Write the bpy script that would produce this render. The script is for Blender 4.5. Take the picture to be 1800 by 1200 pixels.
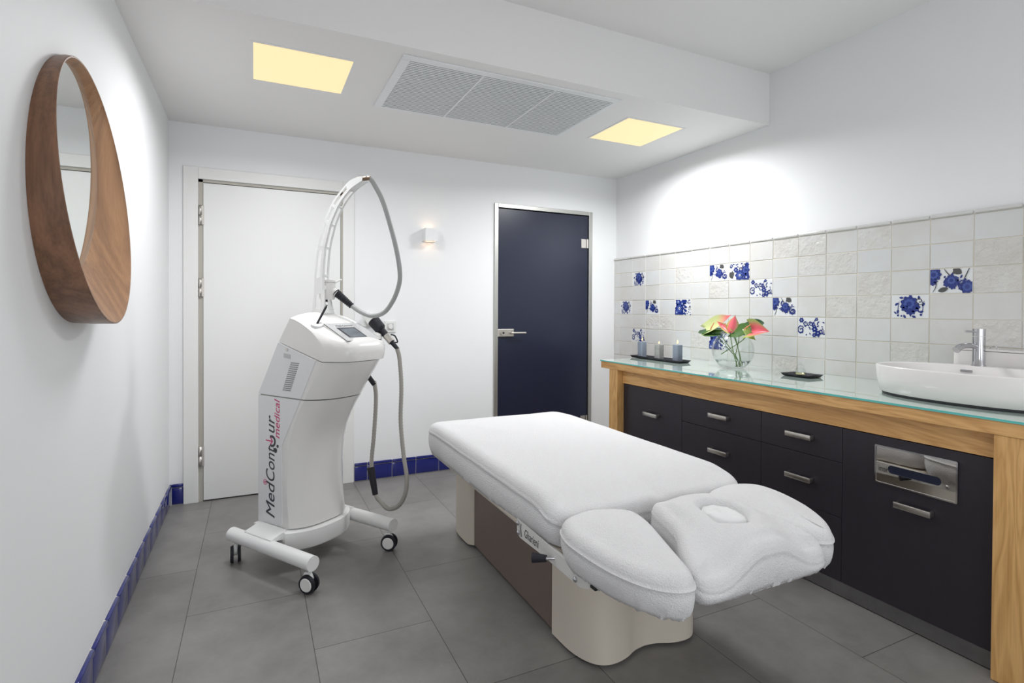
import bpy, bmesh, math, random
from mathutils import Vector, Matrix, noise as mnoise
random.seed(7)
S = bpy.context.scene
for o in list(bpy.data.objects): bpy.data.objects.remove(o)
COL = S.collection
PI = math.pi
# ------------------------------------------------------------------ camera
YAW, PITCH, ROLL = 0.44546, -0.0101, 0.00523
cam_d = bpy.data.cameras.new('camera'); cam = bpy.data.objects.new('camera', cam_d); COL.objects.link(cam)
_f = Vector((math.sin(YAW)*math.cos(PITCH), math.cos(YAW)*math.cos(PITCH), math.sin(PITCH)))
_r = Vector((math.cos(YAW), -math.sin(YAW), 0)); _u = _r.cross(_f)
_r2 = _r*math.cos(ROLL)+_u*math.sin(ROLL); _u2 = -_r*math.sin(ROLL)+_u*math.cos(ROLL)
cam.matrix_world = Matrix(((_r2.x,_u2.x,-_f.x,0.49844),(_r2.y,_u2.y,-_f.y,-4.11874),(_r2.z,_u2.z,-_f.z,1.28831),(0,0,0,1)))
cam_d.sensor_fit = 'HORIZONTAL'; cam_d.sensor_width = 36; cam_d.lens = 36*949.32/1800
cam_d.shift_y = -46.5/1800; cam_d.clip_start = 0.05
S.camera = cam
# ------------------------------------------------------------------ world, lights, exposure
S.view_settings.view_transform = 'Standard'; S.view_settings.look = 'None'; S.view_settings.gamma = 1
S.view_settings.use_curve_mapping = False; S.view_settings.exposure = 0.2
W = bpy.data.worlds.new('world'); S.world = W; W.use_nodes = True
W.node_tree.nodes['Background'].inputs[0].default_value = (.75,.85,1,1); W.node_tree.nodes['Background'].inputs[1].default_value = .3
def area(name, loc, target, sx, sy, power, col):
    l = bpy.data.lights.new(name, 'AREA'); l.shape = 'RECTANGLE'; l.size = sx; l.size_y = sy; l.energy = power; l.color = col
    o = bpy.data.objects.new(name, l); COL.objects.link(o); o.location = loc
    o.rotation_euler = (Vector(target)-Vector(loc)).to_track_quat('-Z','Y').to_euler(); return o
COOL = (.90,.95,1.0); PANEL = (.965,.98,1.0)
area('added_fill_rear', (2.2,-5.30,1.75), (1.9,-1.0,1.35), 2.2, 1.7, 20, COOL)  # added frontal fill in front of the closed rear wall, no window there
area('daylight_from_doorway', (.6,-5.30,.8), (.9,-1.0,1.6), .9, 1.2, 12, (.95,.96,1.0))  # added low fill from behind left to lift the shade, no doorway there
area('upper_ceiling_lamp_glow', (1.6,-3.5,2.80), (1.6,-3.5,0), 1.1, .8, 7, (1,.95,.90))
area('ceiling_panel_glow_left', (.716,-1.162,2.485), (.716,-1.162,0), .43, .42, 16, PANEL).data.spread = math.radians(165)
area('ceiling_panel_glow_right', (2.848,-1.132,2.485), (2.848,-1.132,0), .43, .42, 27, PANEL).data.spread = math.radians(165)
# ------------------------------------------------------------------ materials
def mat(name, col, rough=.5, metal=0, bump=0, bscale=50, mott=0, mscale=3, spec=.5, coat=0, emit=None, estr=0, trans=0, ior=1.45, col2=None, stretch=None):
    m = bpy.data.materials.new(name); m.use_nodes = True; nt = m.node_tree; N = nt.nodes; L = nt.links
    b = N['Principled BSDF']; b.inputs['Base Color'].default_value = (*col,1); b.inputs['Roughness'].default_value = rough
    b.inputs['Metallic'].default_value = metal; b.inputs['Specular IOR Level'].default_value = spec
    b.inputs['Coat Weight'].default_value = coat; b.inputs['Coat Roughness'].default_value = .05
    b.inputs['Transmission Weight'].default_value = trans; b.inputs['IOR'].default_value = ior
    if emit: b.inputs['Emission Color'].default_value = (*emit,1); b.inputs['Emission Strength'].default_value = estr
    tc = N.new('ShaderNodeTexCoord'); src = tc.outputs['Object']
    if stretch:
        mp = N.new('ShaderNodeMapping'); mp.inputs['Scale'].default_value = stretch; L.new(src, mp.inputs[0]); src = mp.outputs[0]
    if mott:
        n = N.new('ShaderNodeTexNoise'); n.inputs['Scale'].default_value = mscale; n.inputs['Detail'].default_value = 8; n.inputs['Roughness'].default_value = .65; L.new(src, n.inputs['Vector'])
        r = N.new('ShaderNodeValToRGB'); r.color_ramp.elements[0].position = .3; r.color_ramp.elements[1].position = .7
        c2 = col2 or tuple(c*(1-mott) for c in col)
        r.color_ramp.elements[0].color = (*c2,1); r.color_ramp.elements[1].color = (*col,1)
        L.new(n.outputs['Fac'], r.inputs[0]); L.new(r.outputs[0], b.inputs['Base Color'])
    if bump:
        n2 = N.new('ShaderNodeTexNoise'); n2.inputs['Scale'].default_value = bscale; n2.inputs['Detail'].default_value = 4; L.new(src, n2.inputs['Vector'])
        bp = N.new('ShaderNodeBump'); bp.inputs['Strength'].default_value = bump; bp.inputs['Distance'].default_value = .01
        L.new(n2.outputs['Fac'], bp.inputs['Height']); L.new(bp.outputs[0], b.inputs['Normal'])
    return m
def wood(name, cdark, clight, axis, fine=1.0, rough=.45, bump=.15, rings=3.0):
    m = bpy.data.materials.new(name); m.use_nodes = True; nt = m.node_tree; N = nt.nodes; L = nt.links; b = N['Principled BSDF']
    tc = N.new('ShaderNodeTexCoord'); mp = N.new('ShaderNodeMapping'); sc = [9*fine,9*fine,9*fine]; sc[axis] = .9*fine; mp.inputs['Scale'].default_value = sc
    L.new(tc.outputs['Object'], mp.inputs[0])
    n1 = N.new('ShaderNodeTexNoise'); n1.inputs['Scale'].default_value = rings*.5; n1.inputs['Detail'].default_value = 3; n1.inputs['Distortion'].default_value = .6; L.new(mp.outputs[0], n1.inputs['Vector'])
    ma = N.new('ShaderNodeMath'); ma.operation = 'MULTIPLY'; ma.inputs[1].default_value = 14; L.new(n1.outputs['Fac'], ma.inputs[0])
    fr = N.new('ShaderNodeMath'); fr.operation = 'PINGPONG'; fr.inputs[1].default_value = 1; L.new(ma.outputs[0], fr.inputs[0])
    mp2 = N.new('ShaderNodeMapping'); sc2 = [120,120,120]; sc2[axis] = 3; mp2.inputs['Scale'].default_value = sc2; L.new(tc.outputs['Object'], mp2.inputs[0])
    n2 = N.new('ShaderNodeTexNoise'); n2.inputs['Scale'].default_value = 1.5; n2.inputs['Detail'].default_value = 5; L.new(mp2.outputs[0], n2.inputs['Vector'])
    mx = N.new('ShaderNodeMath'); mx.operation = 'MULTIPLY_ADD'; mx.inputs[1].default_value = .45; L.new(fr.outputs[0], mx.inputs[0])
    m3 = N.new('ShaderNodeMath'); m3.operation = 'MULTIPLY'; m3.inputs[1].default_value = .75; L.new(n2.outputs['Fac'], m3.inputs[0]); L.new(m3.outputs[0], mx.inputs[2])
    r = N.new('ShaderNodeValToRGB'); r.color_ramp.elements[0].position = .2; r.color_ramp.elements[1].position = .85
    r.color_ramp.elements[0].color = (*cdark,1); r.color_ramp.elements[1].color = (*clight,1); L.new(mx.outputs[0], r.inputs[0]); L.new(r.outputs[0], b.inputs['Base Color'])
    b.inputs['Roughness'].default_value = rough
    bp = N.new('ShaderNodeBump'); bp.inputs['Strength'].default_value = bump; bp.inputs['Distance'].default_value = .002; L.new(n2.outputs['Fac'], bp.inputs['Height']); L.new(bp.outputs[0], b.inputs['Normal'])
    return m
M = {}
M['wall'] = mat('white_wall_paint', (.80,.805,.81), .6, bump=.03, bscale=60)
M['ceil'] = mat('white_ceiling_paint', (.82,.805,.80), .7)
M['white_door'] = mat('white_door_lacquer', (.76,.76,.75), .35)
M['casing'] = mat('white_casing', (.76,.76,.745), .4)
M['rebate'] = mat('door_rebate_beige', (.45,.43,.38), .5)
M['nickel'] = mat('brushed_nickel', (.62,.59,.55), .32, 1)
M['steel_frame'] = mat('satin_steel_frame', (.52,.52,.49), .4, 1)
M['navy_glass'] = mat('navy_satin_glass', (.012,.016,.038), .28, spec=.6)
M['oak_y'] = wood('oak_along_counter', (.52,.26,.085), (.76,.45,.18), 1)
M['oak_z'] = wood('oak_upright', (.52,.27,.085), (.77,.46,.18), 2)
M['walnut'] = wood('walnut_veneer', (.11,.052,.028), (.235,.115,.062), 2, fine=.5, rough=.35, rings=2.5)
M['walnut_in'] = wood('walnut_inner_veneer', (.21,.095,.035), (.36,.18,.075), 2, fine=.5, rough=.5, rings=2.5)
M['mirror'] = mat('mirror_silver', (.80,.83,.81), .01, 1)
M['cab'] = mat('dark_aubergine_veneer', (.030,.025,.034), .42, mott=.14, mscale=14, stretch=(1,1,.12), bump=.02, bscale=90)
M['plinth'] = mat('brushed_grey_plinth', (.16,.155,.155), .4, .3, mott=.35, mscale=6)
M['glass_top'] = mat('frosted_green_glass_top', (.58,.70,.64), .025, spec=1.0, coat=1.0, ior=1.6)
M['glass_edge'] = mat('teal_glass_edge', (.12,.52,.48), .1)
M['ceramic'] = mat('white_ceramic', (.78,.755,.74), .22, coat=.15)
M['chrome'] = mat('chrome', (.55,.55,.57), .08, 1)
M['drain'] = mat('overflow_metal', (.42,.42,.44), .25, .9)
M['plate'] = mat('polished_steel_plate', (.80,.79,.77), .03, 1)
M['black'] = mat('black_lacquer', (.012,.012,.016), .35)
M['blackrub'] = mat('black_rubber', (.010,.010,.016), .6)
M['dev'] = mat('glossy_white_plastic', (.77,.76,.74), .22, coat=.35)
M['dev_panel'] = mat('light_grey_panel', (.74,.74,.75), .4)
M['dev_grey'] = mat('grey_fascia', (.50,.50,.50), .35)
M['dev_white'] = mat('white_powder_coat', (.80,.80,.79), .3)
M['screen'] = mat('grey_lcd', (.16,.18,.20), .12)
M['dark_seam'] = mat('dark_line', (.05,.05,.055), .6)
M['seam'] = mat('grey_joint', (.25,.25,.25), .6)
M['ink'] = mat('charcoal_ink', (.045,.045,.055), .5)
M['pink'] = mat('raspberry_ink', (.55,.035,.15), .5)
M['hose'] = mat('grey_hose', (.36,.37,.365), .4)
M['hose2'] = mat('taupe_corrugated_hose', (.36,.34,.31), .45)
M['brownclip'] = mat('bronze_connector', (.18,.12,.07), .35, .3)
M['terry'] = mat('white_terry_cloth', (.74,.735,.74), .95, bump=.6, bscale=260, spec=.15)
M['jersey'] = mat('thin_white_cotton', (.74,.74,.74), .9, bump=.25, bscale=60, spec=.2)
M['couch_cream'] = mat('cream_lacquer_board', (.66,.60,.515), .45)
M['couch_brown'] = mat('taupe_lacquer_board', (.175,.13,.11), .4)
M['couch_steel'] = mat('white_painted_steel', (.66,.655,.63), .35)
M['bluetile'] = mat('cobalt_glazed_tile', (.012,.018,.16), .12, coat=.3)
M['grout'] = mat('cream_grout', (.66,.62,.53), .8)
M['tile'] = mat('hand_made_white_glaze', (.62,.625,.625), .10, bump=.10, bscale=14, mott=.1, mscale=4.5, col2=(.575,.56,.53))
M['tile_b'] = mat('cool_white_glaze', (.61,.62,.63), .10, bump=.12, bscale=11, mott=.1, mscale=5, col2=(.59,.585,.565))
M['tile_c'] = mat('embossed_glaze', (.62,.62,.61), .16, bump=.8, bscale=34, mott=.12, mscale=7, col2=(.565,.54,.50))
M['tile_d'] = mat('decor_tile_white', (.68,.69,.70), .12)
M['cobalt'] = mat('cobalt_print', (.016,.032,.19), .15)
M['cobalt2'] = mat('pale_cobalt_print', (.05,.085,.30), .15)
M['charprint'] = mat('charcoal_print', (.07,.07,.07), .2)
M['vent'] = mat('vent_white', (.80,.81,.82), .45)
M['ventdark'] = mat('vent_cavity', (.06,.06,.06), .9)
M['lightpanel'] = mat('warm_diffuser', (.3,.28,.22), .6, emit=(1.0,.77,.40), estr=.80)
M['warmglow'] = mat('warm_lamp_glow', (.3,.25,.2), .6, emit=(1.0,.70,.42), estr=.8)
M['plaster'] = mat('white_plaster_cube', (.80,.80,.80), .7)
M['socket'] = mat('white_switch_plastic', (.74,.74,.72), .35)
M['candle_blue'] = mat('slate_blue_wax', (.22,.25,.31), .55, mott=.15, mscale=20)
M['candle_grey'] = mat('pearl_grey_wax', (.36,.36,.35), .5, mott=.35, mscale=60)
M['flame'] = mat('candle_flame', (1,.6,.2), .5, emit=(1,.62,.22), estr=2.2)
M['stem'] = mat('green_stem', (.13,.24,.05), .45)
M['leaf'] = mat('dark_glossy_leaf', (.022,.075,.022), .3, mott=.4, mscale=30)
M['leaf2'] = mat('mid_green_leaf', (.07,.16,.035), .3, mott=.3, mscale=30)
M['spadix'] = mat('pink_orange_spadix', (.72,.26,.14), .5)
M['water'] = mat('water', (1,1,1), 0, trans=1, ior=1.33)
M['oil'] = mat('pale_yellow_oil', (.9,.85,.5), 0, trans=1, ior=1.4)
def clear_glass(name, tint):
    m = bpy.data.materials.new(name); m.use_nodes = True; N = m.node_tree.nodes; L = m.node_tree.links
    N.remove(N['Principled BSDF']); out = N['Material Output']
    a = N.new('ShaderNodeBsdfTransparent'); a.inputs[0].default_value = (*tint,1); g = N.new('ShaderNodeBsdfGlossy'); g.inputs['Roughness'].default_value = .02
    fr = N.new('ShaderNodeLayerWeight'); fr.inputs[0].default_value = .5; mx = N.new('ShaderNodeMixShader')
    pw = N.new('ShaderNodeMath'); pw.operation = 'POWER'; pw.inputs[1].default_value = 3.5; L.new(fr.outputs['Facing'], pw.inputs[0])
    ml = N.new('ShaderNodeMath'); ml.operation = 'MULTIPLY_ADD'; ml.inputs[1].default_value = .5; ml.inputs[2].default_value = .03; L.new(pw.outputs[0], ml.inputs[0]); L.new(ml.outputs[0], mx.inputs[0]); L.new(a.outputs[0], mx.inputs[1]); L.new(g.outputs[0], mx.inputs[2]); L.new(mx.outputs[0], out.inputs[0])
    return m
M['glass'] = clear_glass('thin_clear_glass', (.975,.985,.98))
def spathe_mat():
    m = bpy.data.materials.new('pink_green_spathe'); m.use_nodes = True; N = m.node_tree.nodes; L = m.node_tree.links; b = N['Principled BSDF']
    a = N.new('ShaderNodeVertexColor'); a.layer_name = 'pigment'; L.new(a.outputs[0], b.inputs['Base Color']); b.inputs['Roughness'].default_value = .3
    return m
M['spathe'] = spathe_mat()
def floor_mat():
    m = bpy.data.materials.new('grey_concrete_look_tile'); m.use_nodes = True; N = m.node_tree.nodes; L = m.node_tree.links; b = N['Principled BSDF']
    tc = N.new('ShaderNodeTexCoord'); sp = N.new('ShaderNodeSeparateXYZ'); L.new(tc.outputs['Object'], sp.inputs[0])
    ax = N.new('ShaderNodeMath'); ax.operation = 'ADD'; ax.inputs[1].default_value = 9.1+.605; L.new(sp.outputs['Y'], ax.inputs[0])
    ay = N.new('ShaderNodeMath'); ay.operation = 'ADD'; ay.inputs[1].default_value = .216; L.new(sp.outputs['X'], ay.inputs[0])
    cb = N.new('ShaderNodeCombineXYZ'); L.new(ax.outputs[0], cb.inputs[0]); L.new(ay.outputs[0], cb.inputs[1])
    br = N.new('ShaderNodeTexBrick'); L.new(cb.outputs[0], br.inputs['Vector']); br.inputs['Scale'].default_value = 1
    br.inputs['Brick Width'].default_value = .91; br.inputs['Row Height'].default_value = .46; br.inputs['Mortar Size'].default_value = .0014; br.inputs['Mortar Smooth'].default_value = 0
    br.inputs['Color1'].default_value = (1,1,1,1); br.inputs['Color2'].default_value = (.86,.86,.86,1); br.inputs['Mortar'].default_value = (.20,.19,.18,1); br.offset = .5
    n = N.new('ShaderNodeTexNoise'); n.inputs['Scale'].default_value = 2.2; n.inputs['Detail'].default_value = 9; n.inputs['Roughness'].default_value = .68; L.new(tc.outputs['Object'], n.inputs['Vector'])
    r = N.new('ShaderNodeValToRGB'); r.color_ramp.elements[0].position = .32; r.color_ramp.elements[1].position = .68
    r.color_ramp.elements[0].color = (.165,.158,.149,1); r.color_ramp.elements[1].color = (.262,.252,.240,1); L.new(n.outputs['Fac'], r.inputs[0])
    mx = N.new('ShaderNodeMix'); mx.data_type = 'RGBA'; mx.blend_type = 'MULTIPLY'; mx.inputs['Factor'].default_value = 1
    L.new(r.outputs[0], mx.inputs['A']); L.new(br.outputs['Color'], mx.inputs['B']); L.new(mx.outputs['Result'], b.inputs['Base Color'])
    b.inputs['Roughness'].default_value = .42
    bp = N.new('ShaderNodeBump'); bp.inputs['Strength'].default_value = .08; bp.inputs['Distance'].default_value = .01; L.new(n.outputs['Fac'], bp.inputs['Height']); L.new(bp.outputs[0], b.inputs['Normal'])
    return m
M['floor'] = floor_mat()
# ------------------------------------------------------------------ helpers
def B(): return bmesh.new()
def box(bm, x0,x1,y0,y1,z0,z1, bev=0, seg=2, mi=0):
    r = bmesh.ops.create_cube(bm, size=1)
    for v in r['verts']: v.co = Vector((x0+(v.co.x+.5)*(x1-x0), y0+(v.co.y+.5)*(y1-y0), z0+(v.co.z+.5)*(z1-z0)))
    fs = list({f for v in r['verts'] for f in v.link_faces})
    for f in fs: f.material_index = mi
    if bev:
        es = list({e for v in r['verts'] for e in v.link_edges})
        bmesh.ops.bevel(bm, geom=es, offset=bev, segments=seg, affect='EDGES', profile=.5)
    return bm
def loft(bm, rings, close=True, cap0=True, cap1=True, mi=0):
    vs = [[bm.verts.new(p) for p in r] for r in rings]; n = len(vs[0])
    for a,b in zip(vs, vs[1:]):
        for i in range(n if close else n-1):
            j = (i+1)%n
            f = bm.faces.new((a[i],a[j],b[j],b[i])); f.smooth = True; f.material_index = mi
    if cap0: f = bm.faces.new(list(reversed(vs[0]))); f.material_index = mi
    if cap1: f = bm.faces.new(vs[-1]); f.material_index = mi
    return vs
def frame_at(d):
    d = d.normalized(); a = Vector((0,0,1)) if abs(d.z) < .9 else Vector((1,0,0)); s = d.cross(a).normalized(); return s, s.cross(d)
def cyl(bm, p0, p1, r0, r1=None, n=24, mi=0, cap=True):
    p0 = Vector(p0); p1 = Vector(p1); r1 = r0 if r1 is None else r1; s,t = frame_at(p1-p0)
    ring = lambda p,r: [p+(s*math.cos(2*PI*i/n)+t*math.sin(2*PI*i/n))*r for i in range(n)]
    loft(bm, [ring(p0,r0), ring(p1,r1)], True, cap, cap, mi); return bm
def catmull(P, k=8):
    P = [Vector(p) for p in P]; Q = [P[0]*2-P[1]]+P+[P[-1]*2-P[-2]]; out = []
    for i in range(1, len(Q)-2):
        a,b,c,d = Q[i-1:i+3]
        for j in range(k):
            t = j/k; out.append(.5*((2*b)+(c-a)*t+(2*a-5*b+4*c-d)*t*t+(3*b-a-3*c+d)*t**3))
    out.append(P[-1]); return out
def tube(bm, pts, r, n=12, k=8, rf=None, mi=0, smooth=True):
    P = catmull(pts, k) if k > 1 else [Vector(p) for p in pts]; rings = []; s0 = None
    for i,p in enumerate(P):
        d = (P[min(i+1,len(P)-1)]-P[max(i-1,0)]).normalized()
        if s0 is None: s,t = frame_at(d)
        else:
            s = (s0-d*s0.dot(d)).normalized(); t = s.cross(d)
        s0 = s; rr = rf(i/(len(P)-1), i) if rf else r
        rings.append([p+(s*math.cos(2*PI*j/n)+t*math.sin(2*PI*j/n))*rr for j in range(n)])
    loft(bm, rings, mi=mi); return bm
def lathe(bm, prof, c, n=40, mi=0, cap0=True, cap1=True, ax=2):
    rings = []
    for r,z in prof:
        ring = []
        for i in range(n):
            a = 2*PI*i/n; q = [r*math.cos(a), r*math.sin(a), z]
            if ax == 0: q = [z, q[0], q[1]]
            if ax == 1: q = [q[0], z, q[1]]
            ring.append(Vector(c)+Vector(q))
        rings.append(ring)
    loft(bm, rings, True, cap0, cap1, mi); return bm
def prism(bm, pts, z0, z1, mi=0, f=None):
    f = f or (lambda x,y,z: (x,y,z)); n = len(pts)
    a = [bm.verts.new(f(x,y,z0)) for x,y in pts]; b = [bm.verts.new(f(x,y,z1)) for x,y in pts]
    for i in range(n):
        q = bm.faces.new((a[i],a[(i+1)%n],b[(i+1)%n],b[i])); q.material_index = mi
    q = bm.faces.new(list(reversed(a))); q.material_index = mi; q = bm.faces.new(b); q.material_index = mi
    return bm
def plate_holes(bm, outer, holes, t0, t1, f, mi=0):
    # flat plate with holes in local (a,b), thickness t0..t1
    b2 = bmesh.new(); es = []
    for loop in [outer]+holes:
        vs = [b2.verts.new((x,y,0)) for x,y in loop]
        es += [b2.edges.new((vs[i],vs[(i+1)%len(vs)])) for i in range(len(vs))]
    bmesh.ops.triangle_fill(b2, use_beauty=True, use_dissolve=False, edges=es)
    g = bmesh.ops.extrude_face_region(b2, geom=b2.faces[:])
    for v in [x for x in g['geom'] if isinstance(x, bmesh.types.BMVert)]: v.co.z = 1
    m = {}
    for v in b2.verts: m[v] = bm.verts.new(f(v.co.x, v.co.y, t0+(t1-t0)*v.co.z))
    for q in b2.faces:
        q2 = bm.faces.new([m[v] for v in q.verts]); q2.material_index = mi
    b2.free(); return bm
def world_mat(o):
    m = Matrix.LocRotScale(o.location, o.rotation_euler, (1,1,1))
    return world_mat(o.parent) @ m if o.parent else m
def obj(name, bm, m, parent=None, local=False, smooth=None, sharp=35, loc=None, bev=0):
    bmesh.ops.recalc_face_normals(bm, faces=bm.faces[:])
    inv = Matrix.Identity(4)
    if parent and not local: inv = world_mat(parent).inverted()
    if loc and not parent: inv = Matrix.Translation(-Vector(loc))
    if inv != Matrix.Identity(4): bm.transform(inv)
    me = bpy.data.meshes.new(name); bm.to_mesh(me); bm.free()
    for x in (m if isinstance(m,(list,tuple)) else [m]): me.materials.append(M[x] if isinstance(x,str) else x)
    if smooth is not None:
        for p in me.polygons: p.use_smooth = smooth
    o = bpy.data.objects.new(name, me); COL.objects.link(o)
    if smooth: me.set_sharp_from_angle(angle=math.radians(sharp))
    if parent: o.parent = parent
    if loc and not parent: o.location = loc
    if bev:
        md = o.modifiers.new('bevel','BEVEL'); md.width = bev; md.segments = 2; md.limit_method = 'ANGLE'; md.angle_limit = math.radians(40)
    return o
def thing(name, label, cat, loc=(0,0,0), rotz=0, group=None):
    o = bpy.data.objects.new(name, None); COL.objects.link(o); o.empty_display_size = .1
    o.location = loc; o.rotation_euler = (0,0,rotz); tag(o, label, cat, group); return o
def tag(o, label, cat, group=None):
    o['label'] = label; o['category'] = cat
    if group: o['group'] = group
    return o
def struct(name, bm, m, **k):
    o = obj(name, bm, m, **k)
    if not o.parent: o['kind'] = 'structure'
    return o
def sstep(a,b,x): t = max(0,min(1,(x-a)/(b-a))); return t*t*(3-2*t)
# ------------------------------------------------------------------ room shell
WX = 3.533; YF = -5.4; ZL = 2.5; ZU = 2.833; YS = -1.645
struct('floor', box(B(), -.12, WX+.12, YF-.1, .3, -.06, 0), 'floor')
struct('wall_left', box(B(), -.12, 0, YF-.1, .12, 0, 2.95), 'wall')
struct('wall_right', box(B(), WX, WX+.12, YF-.1, .12, 0, 2.95), 'wall')
struct('wall_rear', box(B(), 0, WX, YF-.1, YF, 0, 2.95), 'wall')
b = B()
for a in ((0,.165,0,ZL),(.165,1.085,2.14,ZL),(1.085,2.303,0,ZL),(2.303,3.255,2.171,ZL),(3.255,WX,0,ZL)): box(b, a[0],a[1],0,.12,a[2],a[3])
bmesh.ops.remove_doubles(b, verts=b.verts[:], dist=1e-5)
struct('wall_back', b, 'wall')
b = B(); box(b, 0,WX, YF,YS,ZU,ZU+.1); box(b, 0,WX,YS,.12,ZL,ZU+.1); struct('ceiling', b, 'ceil')
# baseboards of cobalt tiles
def baseboard(name, a0, a1, f, pitch=.186, start=0.0, h=.139):
    b = B(); cap = h-.022
    def bx(u0,u1,d,z0,z1,mi,bev=0):
        vs0 = len(b.verts); p = [f(u0,0),f(u1,d)]
        x0,x1 = sorted((p[0][0],p[1][0])); y0,y1 = sorted((p[0][1],p[1][1])); box(b, x0,x1,y0,y1,z0,z1,bev,2,mi)
    bx(a0,a1,.006,0.004,h-.002,1)
    k = math.floor((a0-start)/pitch)
    while start+k*pitch < a1:
        u0 = max(a0, start+k*pitch+.0015); u1 = min(a1, start+(k+1)*pitch-.0015)
        if u1-u0 > .01:
            bx(u0,u1,.009,.006,cap-.003,0,.0015); bx(u0,u1,.015,cap,h,0,.005)
        k += 1
    return struct(name, b, ['bluetile','grout'], smooth=True)
baseboard('baseboard_left', -5.3, -.001, lambda u,d: (d, u), start=-.02)
baseboard('baseboard_back', .016, .079, lambda u,d: (u, -d))
baseboard('baseboard_back.001', 1.172, 2.297, lambda u,d: (u, -d), start=1.265)
baseboard('baseboard_back.002', 3.262, WX-.02, lambda u,d: (u, -d), start=3.1)
# left door, white
d1 = bpy.data.objects.new('door_1', None); COL.objects.link(d1); d1['kind'] = 'structure'
b = B(); box(b,.08,.165,-.014,0,0,2.217,.003); box(b,1.085,1.165,-.014,0,0,2.217,.003); box(b,.165,1.085,-.012,0,2.14,2.217,.003); obj('door_casing', b, 'casing', d1)
b = B(); box(b,.165,.192,.004,.03,0,2.14); box(b,1.07,1.085,.004,.03,0,2.14); box(b,.165,1.085,.004,.03,2.122,2.14); obj('door_rebate', b, 'rebate', d1)
leaf = obj('door_leaf', box(B(),.194,1.068,-.004,.04,.008,2.116,.002), 'white_door', d1)
for z0,z1 in ((1.84,1.965),(1.365,1.485),(.24,.37)):
    b = B(); cyl(b,(.177,-.008,z0),(.177,-.008,(z0+z1)/2-.001),.010); cyl(b,(.177,-.008,(z0+z1)/2+.001),(.177,-.008,z1),.010); box(b,.180,.199,-.007,-.003,z0,z1)
    obj('door_hinge', b, 'nickel', d1)
obj('door_back_panel', box(B(),.165,1.085,.06,.11,0,2.14), 'rebate', d1)
# glass door
d2 = bpy.data.objects.new('door_2', None); COL.objects.link(d2); d2['kind'] = 'structure'
b = B(); box(b,2.296,2.330,-.014,.08,0,2.171,.002); box(b,3.226,3.262,-.014,.08,0,2.171,.002); box(b,2.330,3.226,-.014,.08,2.139,2.171,.002); obj('door_frame', b, 'steel_frame', d2)
obj('door_leaf', box(B(),2.334,3.222,.004,.014,.01,2.132,.001), 'navy_glass', d2)
obj('door_back_panel', box(B(),2.31,3.25,.085,.115,0,2.16), 'black', d2)
for z in (1.885,.295):
    b = B(); box(b,3.150,3.200,-.006,.004,z-.04,z+.04,.002); box(b,3.203,3.222,-.012,.004,z-.042,z+.042,.004); obj('door_hinge', b, 'nickel', d2)
hd = obj('lock_plate', box(B(),2.331,2.478,-.012,.004,1.061,1.125,.003), 'nickel', d2)
b = B(); cyl(b,(2.378,-.020,1.093),(2.378,-.010,1.093),.024); obj('lock_rose', b, 'nickel', hd)
b = B(); cyl(b,(2.378,-.0215,1.093),(2.378,-.019,1.093),.009); obj('key_hole', b, 'black', hd)
b = B(); cyl(b,(2.450,-.05,1.093),(2.450,-.008,1.093),.012); box(b,2.440,2.575,-.056,-.042,1.085,1.100,.004); obj('door_handle', b, 'nickel', hd)
# ------------------------------------------------------------------ wall tiles behind the counter
TP = .1791; ZT = 1.744; RP = .123
deco = {(2,1):0,(1,3):0,(3,3):1,(5,3):2,(2,5):3,(7,1):1,(8,1):4,(9,2):3,(10,3):1,(11,4):3,(7,5):2,(9,7):5,(14,3):6,(15,2):7}
emboss = {(5,1),(7,2),(3,4),(4,4),(6,5),(11,1),(10,0),(13,0),(11,0),(13,2),(13,3),(16,1),(16,2),(14,5),(16,4),(10,6),(12,1),(12,3)}
def tile_rect(c,r):
    y1 = -.089-TP*(c-1) if c > 0 else -.001; y0 = -.089-TP*c if c > 0 else -.089
    return y0+.002, y1-.002, ZT-RP*(r+1)+.002, ZT-RP*r-.002
b = B(); box(b, 3.5168, WX, -4.6, -.001, .80, ZT+.002, mi=1)
for c in range(0,25):
    for r in range(0,8):
        y0,y1,z0,z1 = tile_rect(c,r); mi = 4 if (c,r) in deco else (3 if (c,r) in emboss else random.choice((0,0,2)))
        j = lambda: random.uniform(-.0008,.0008)
        box(b, 3.5145+j(), 3.5195, y0+j(), y1+j(), z0+j(), z1+j(), .0012, 1, mi)
    y0,y1,_,_ = tile_rect(c,0)
    box(b, 3.507, 3.5195, y0, y1, ZT+.002, ZT+.019, .005, 2, 0)
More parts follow.
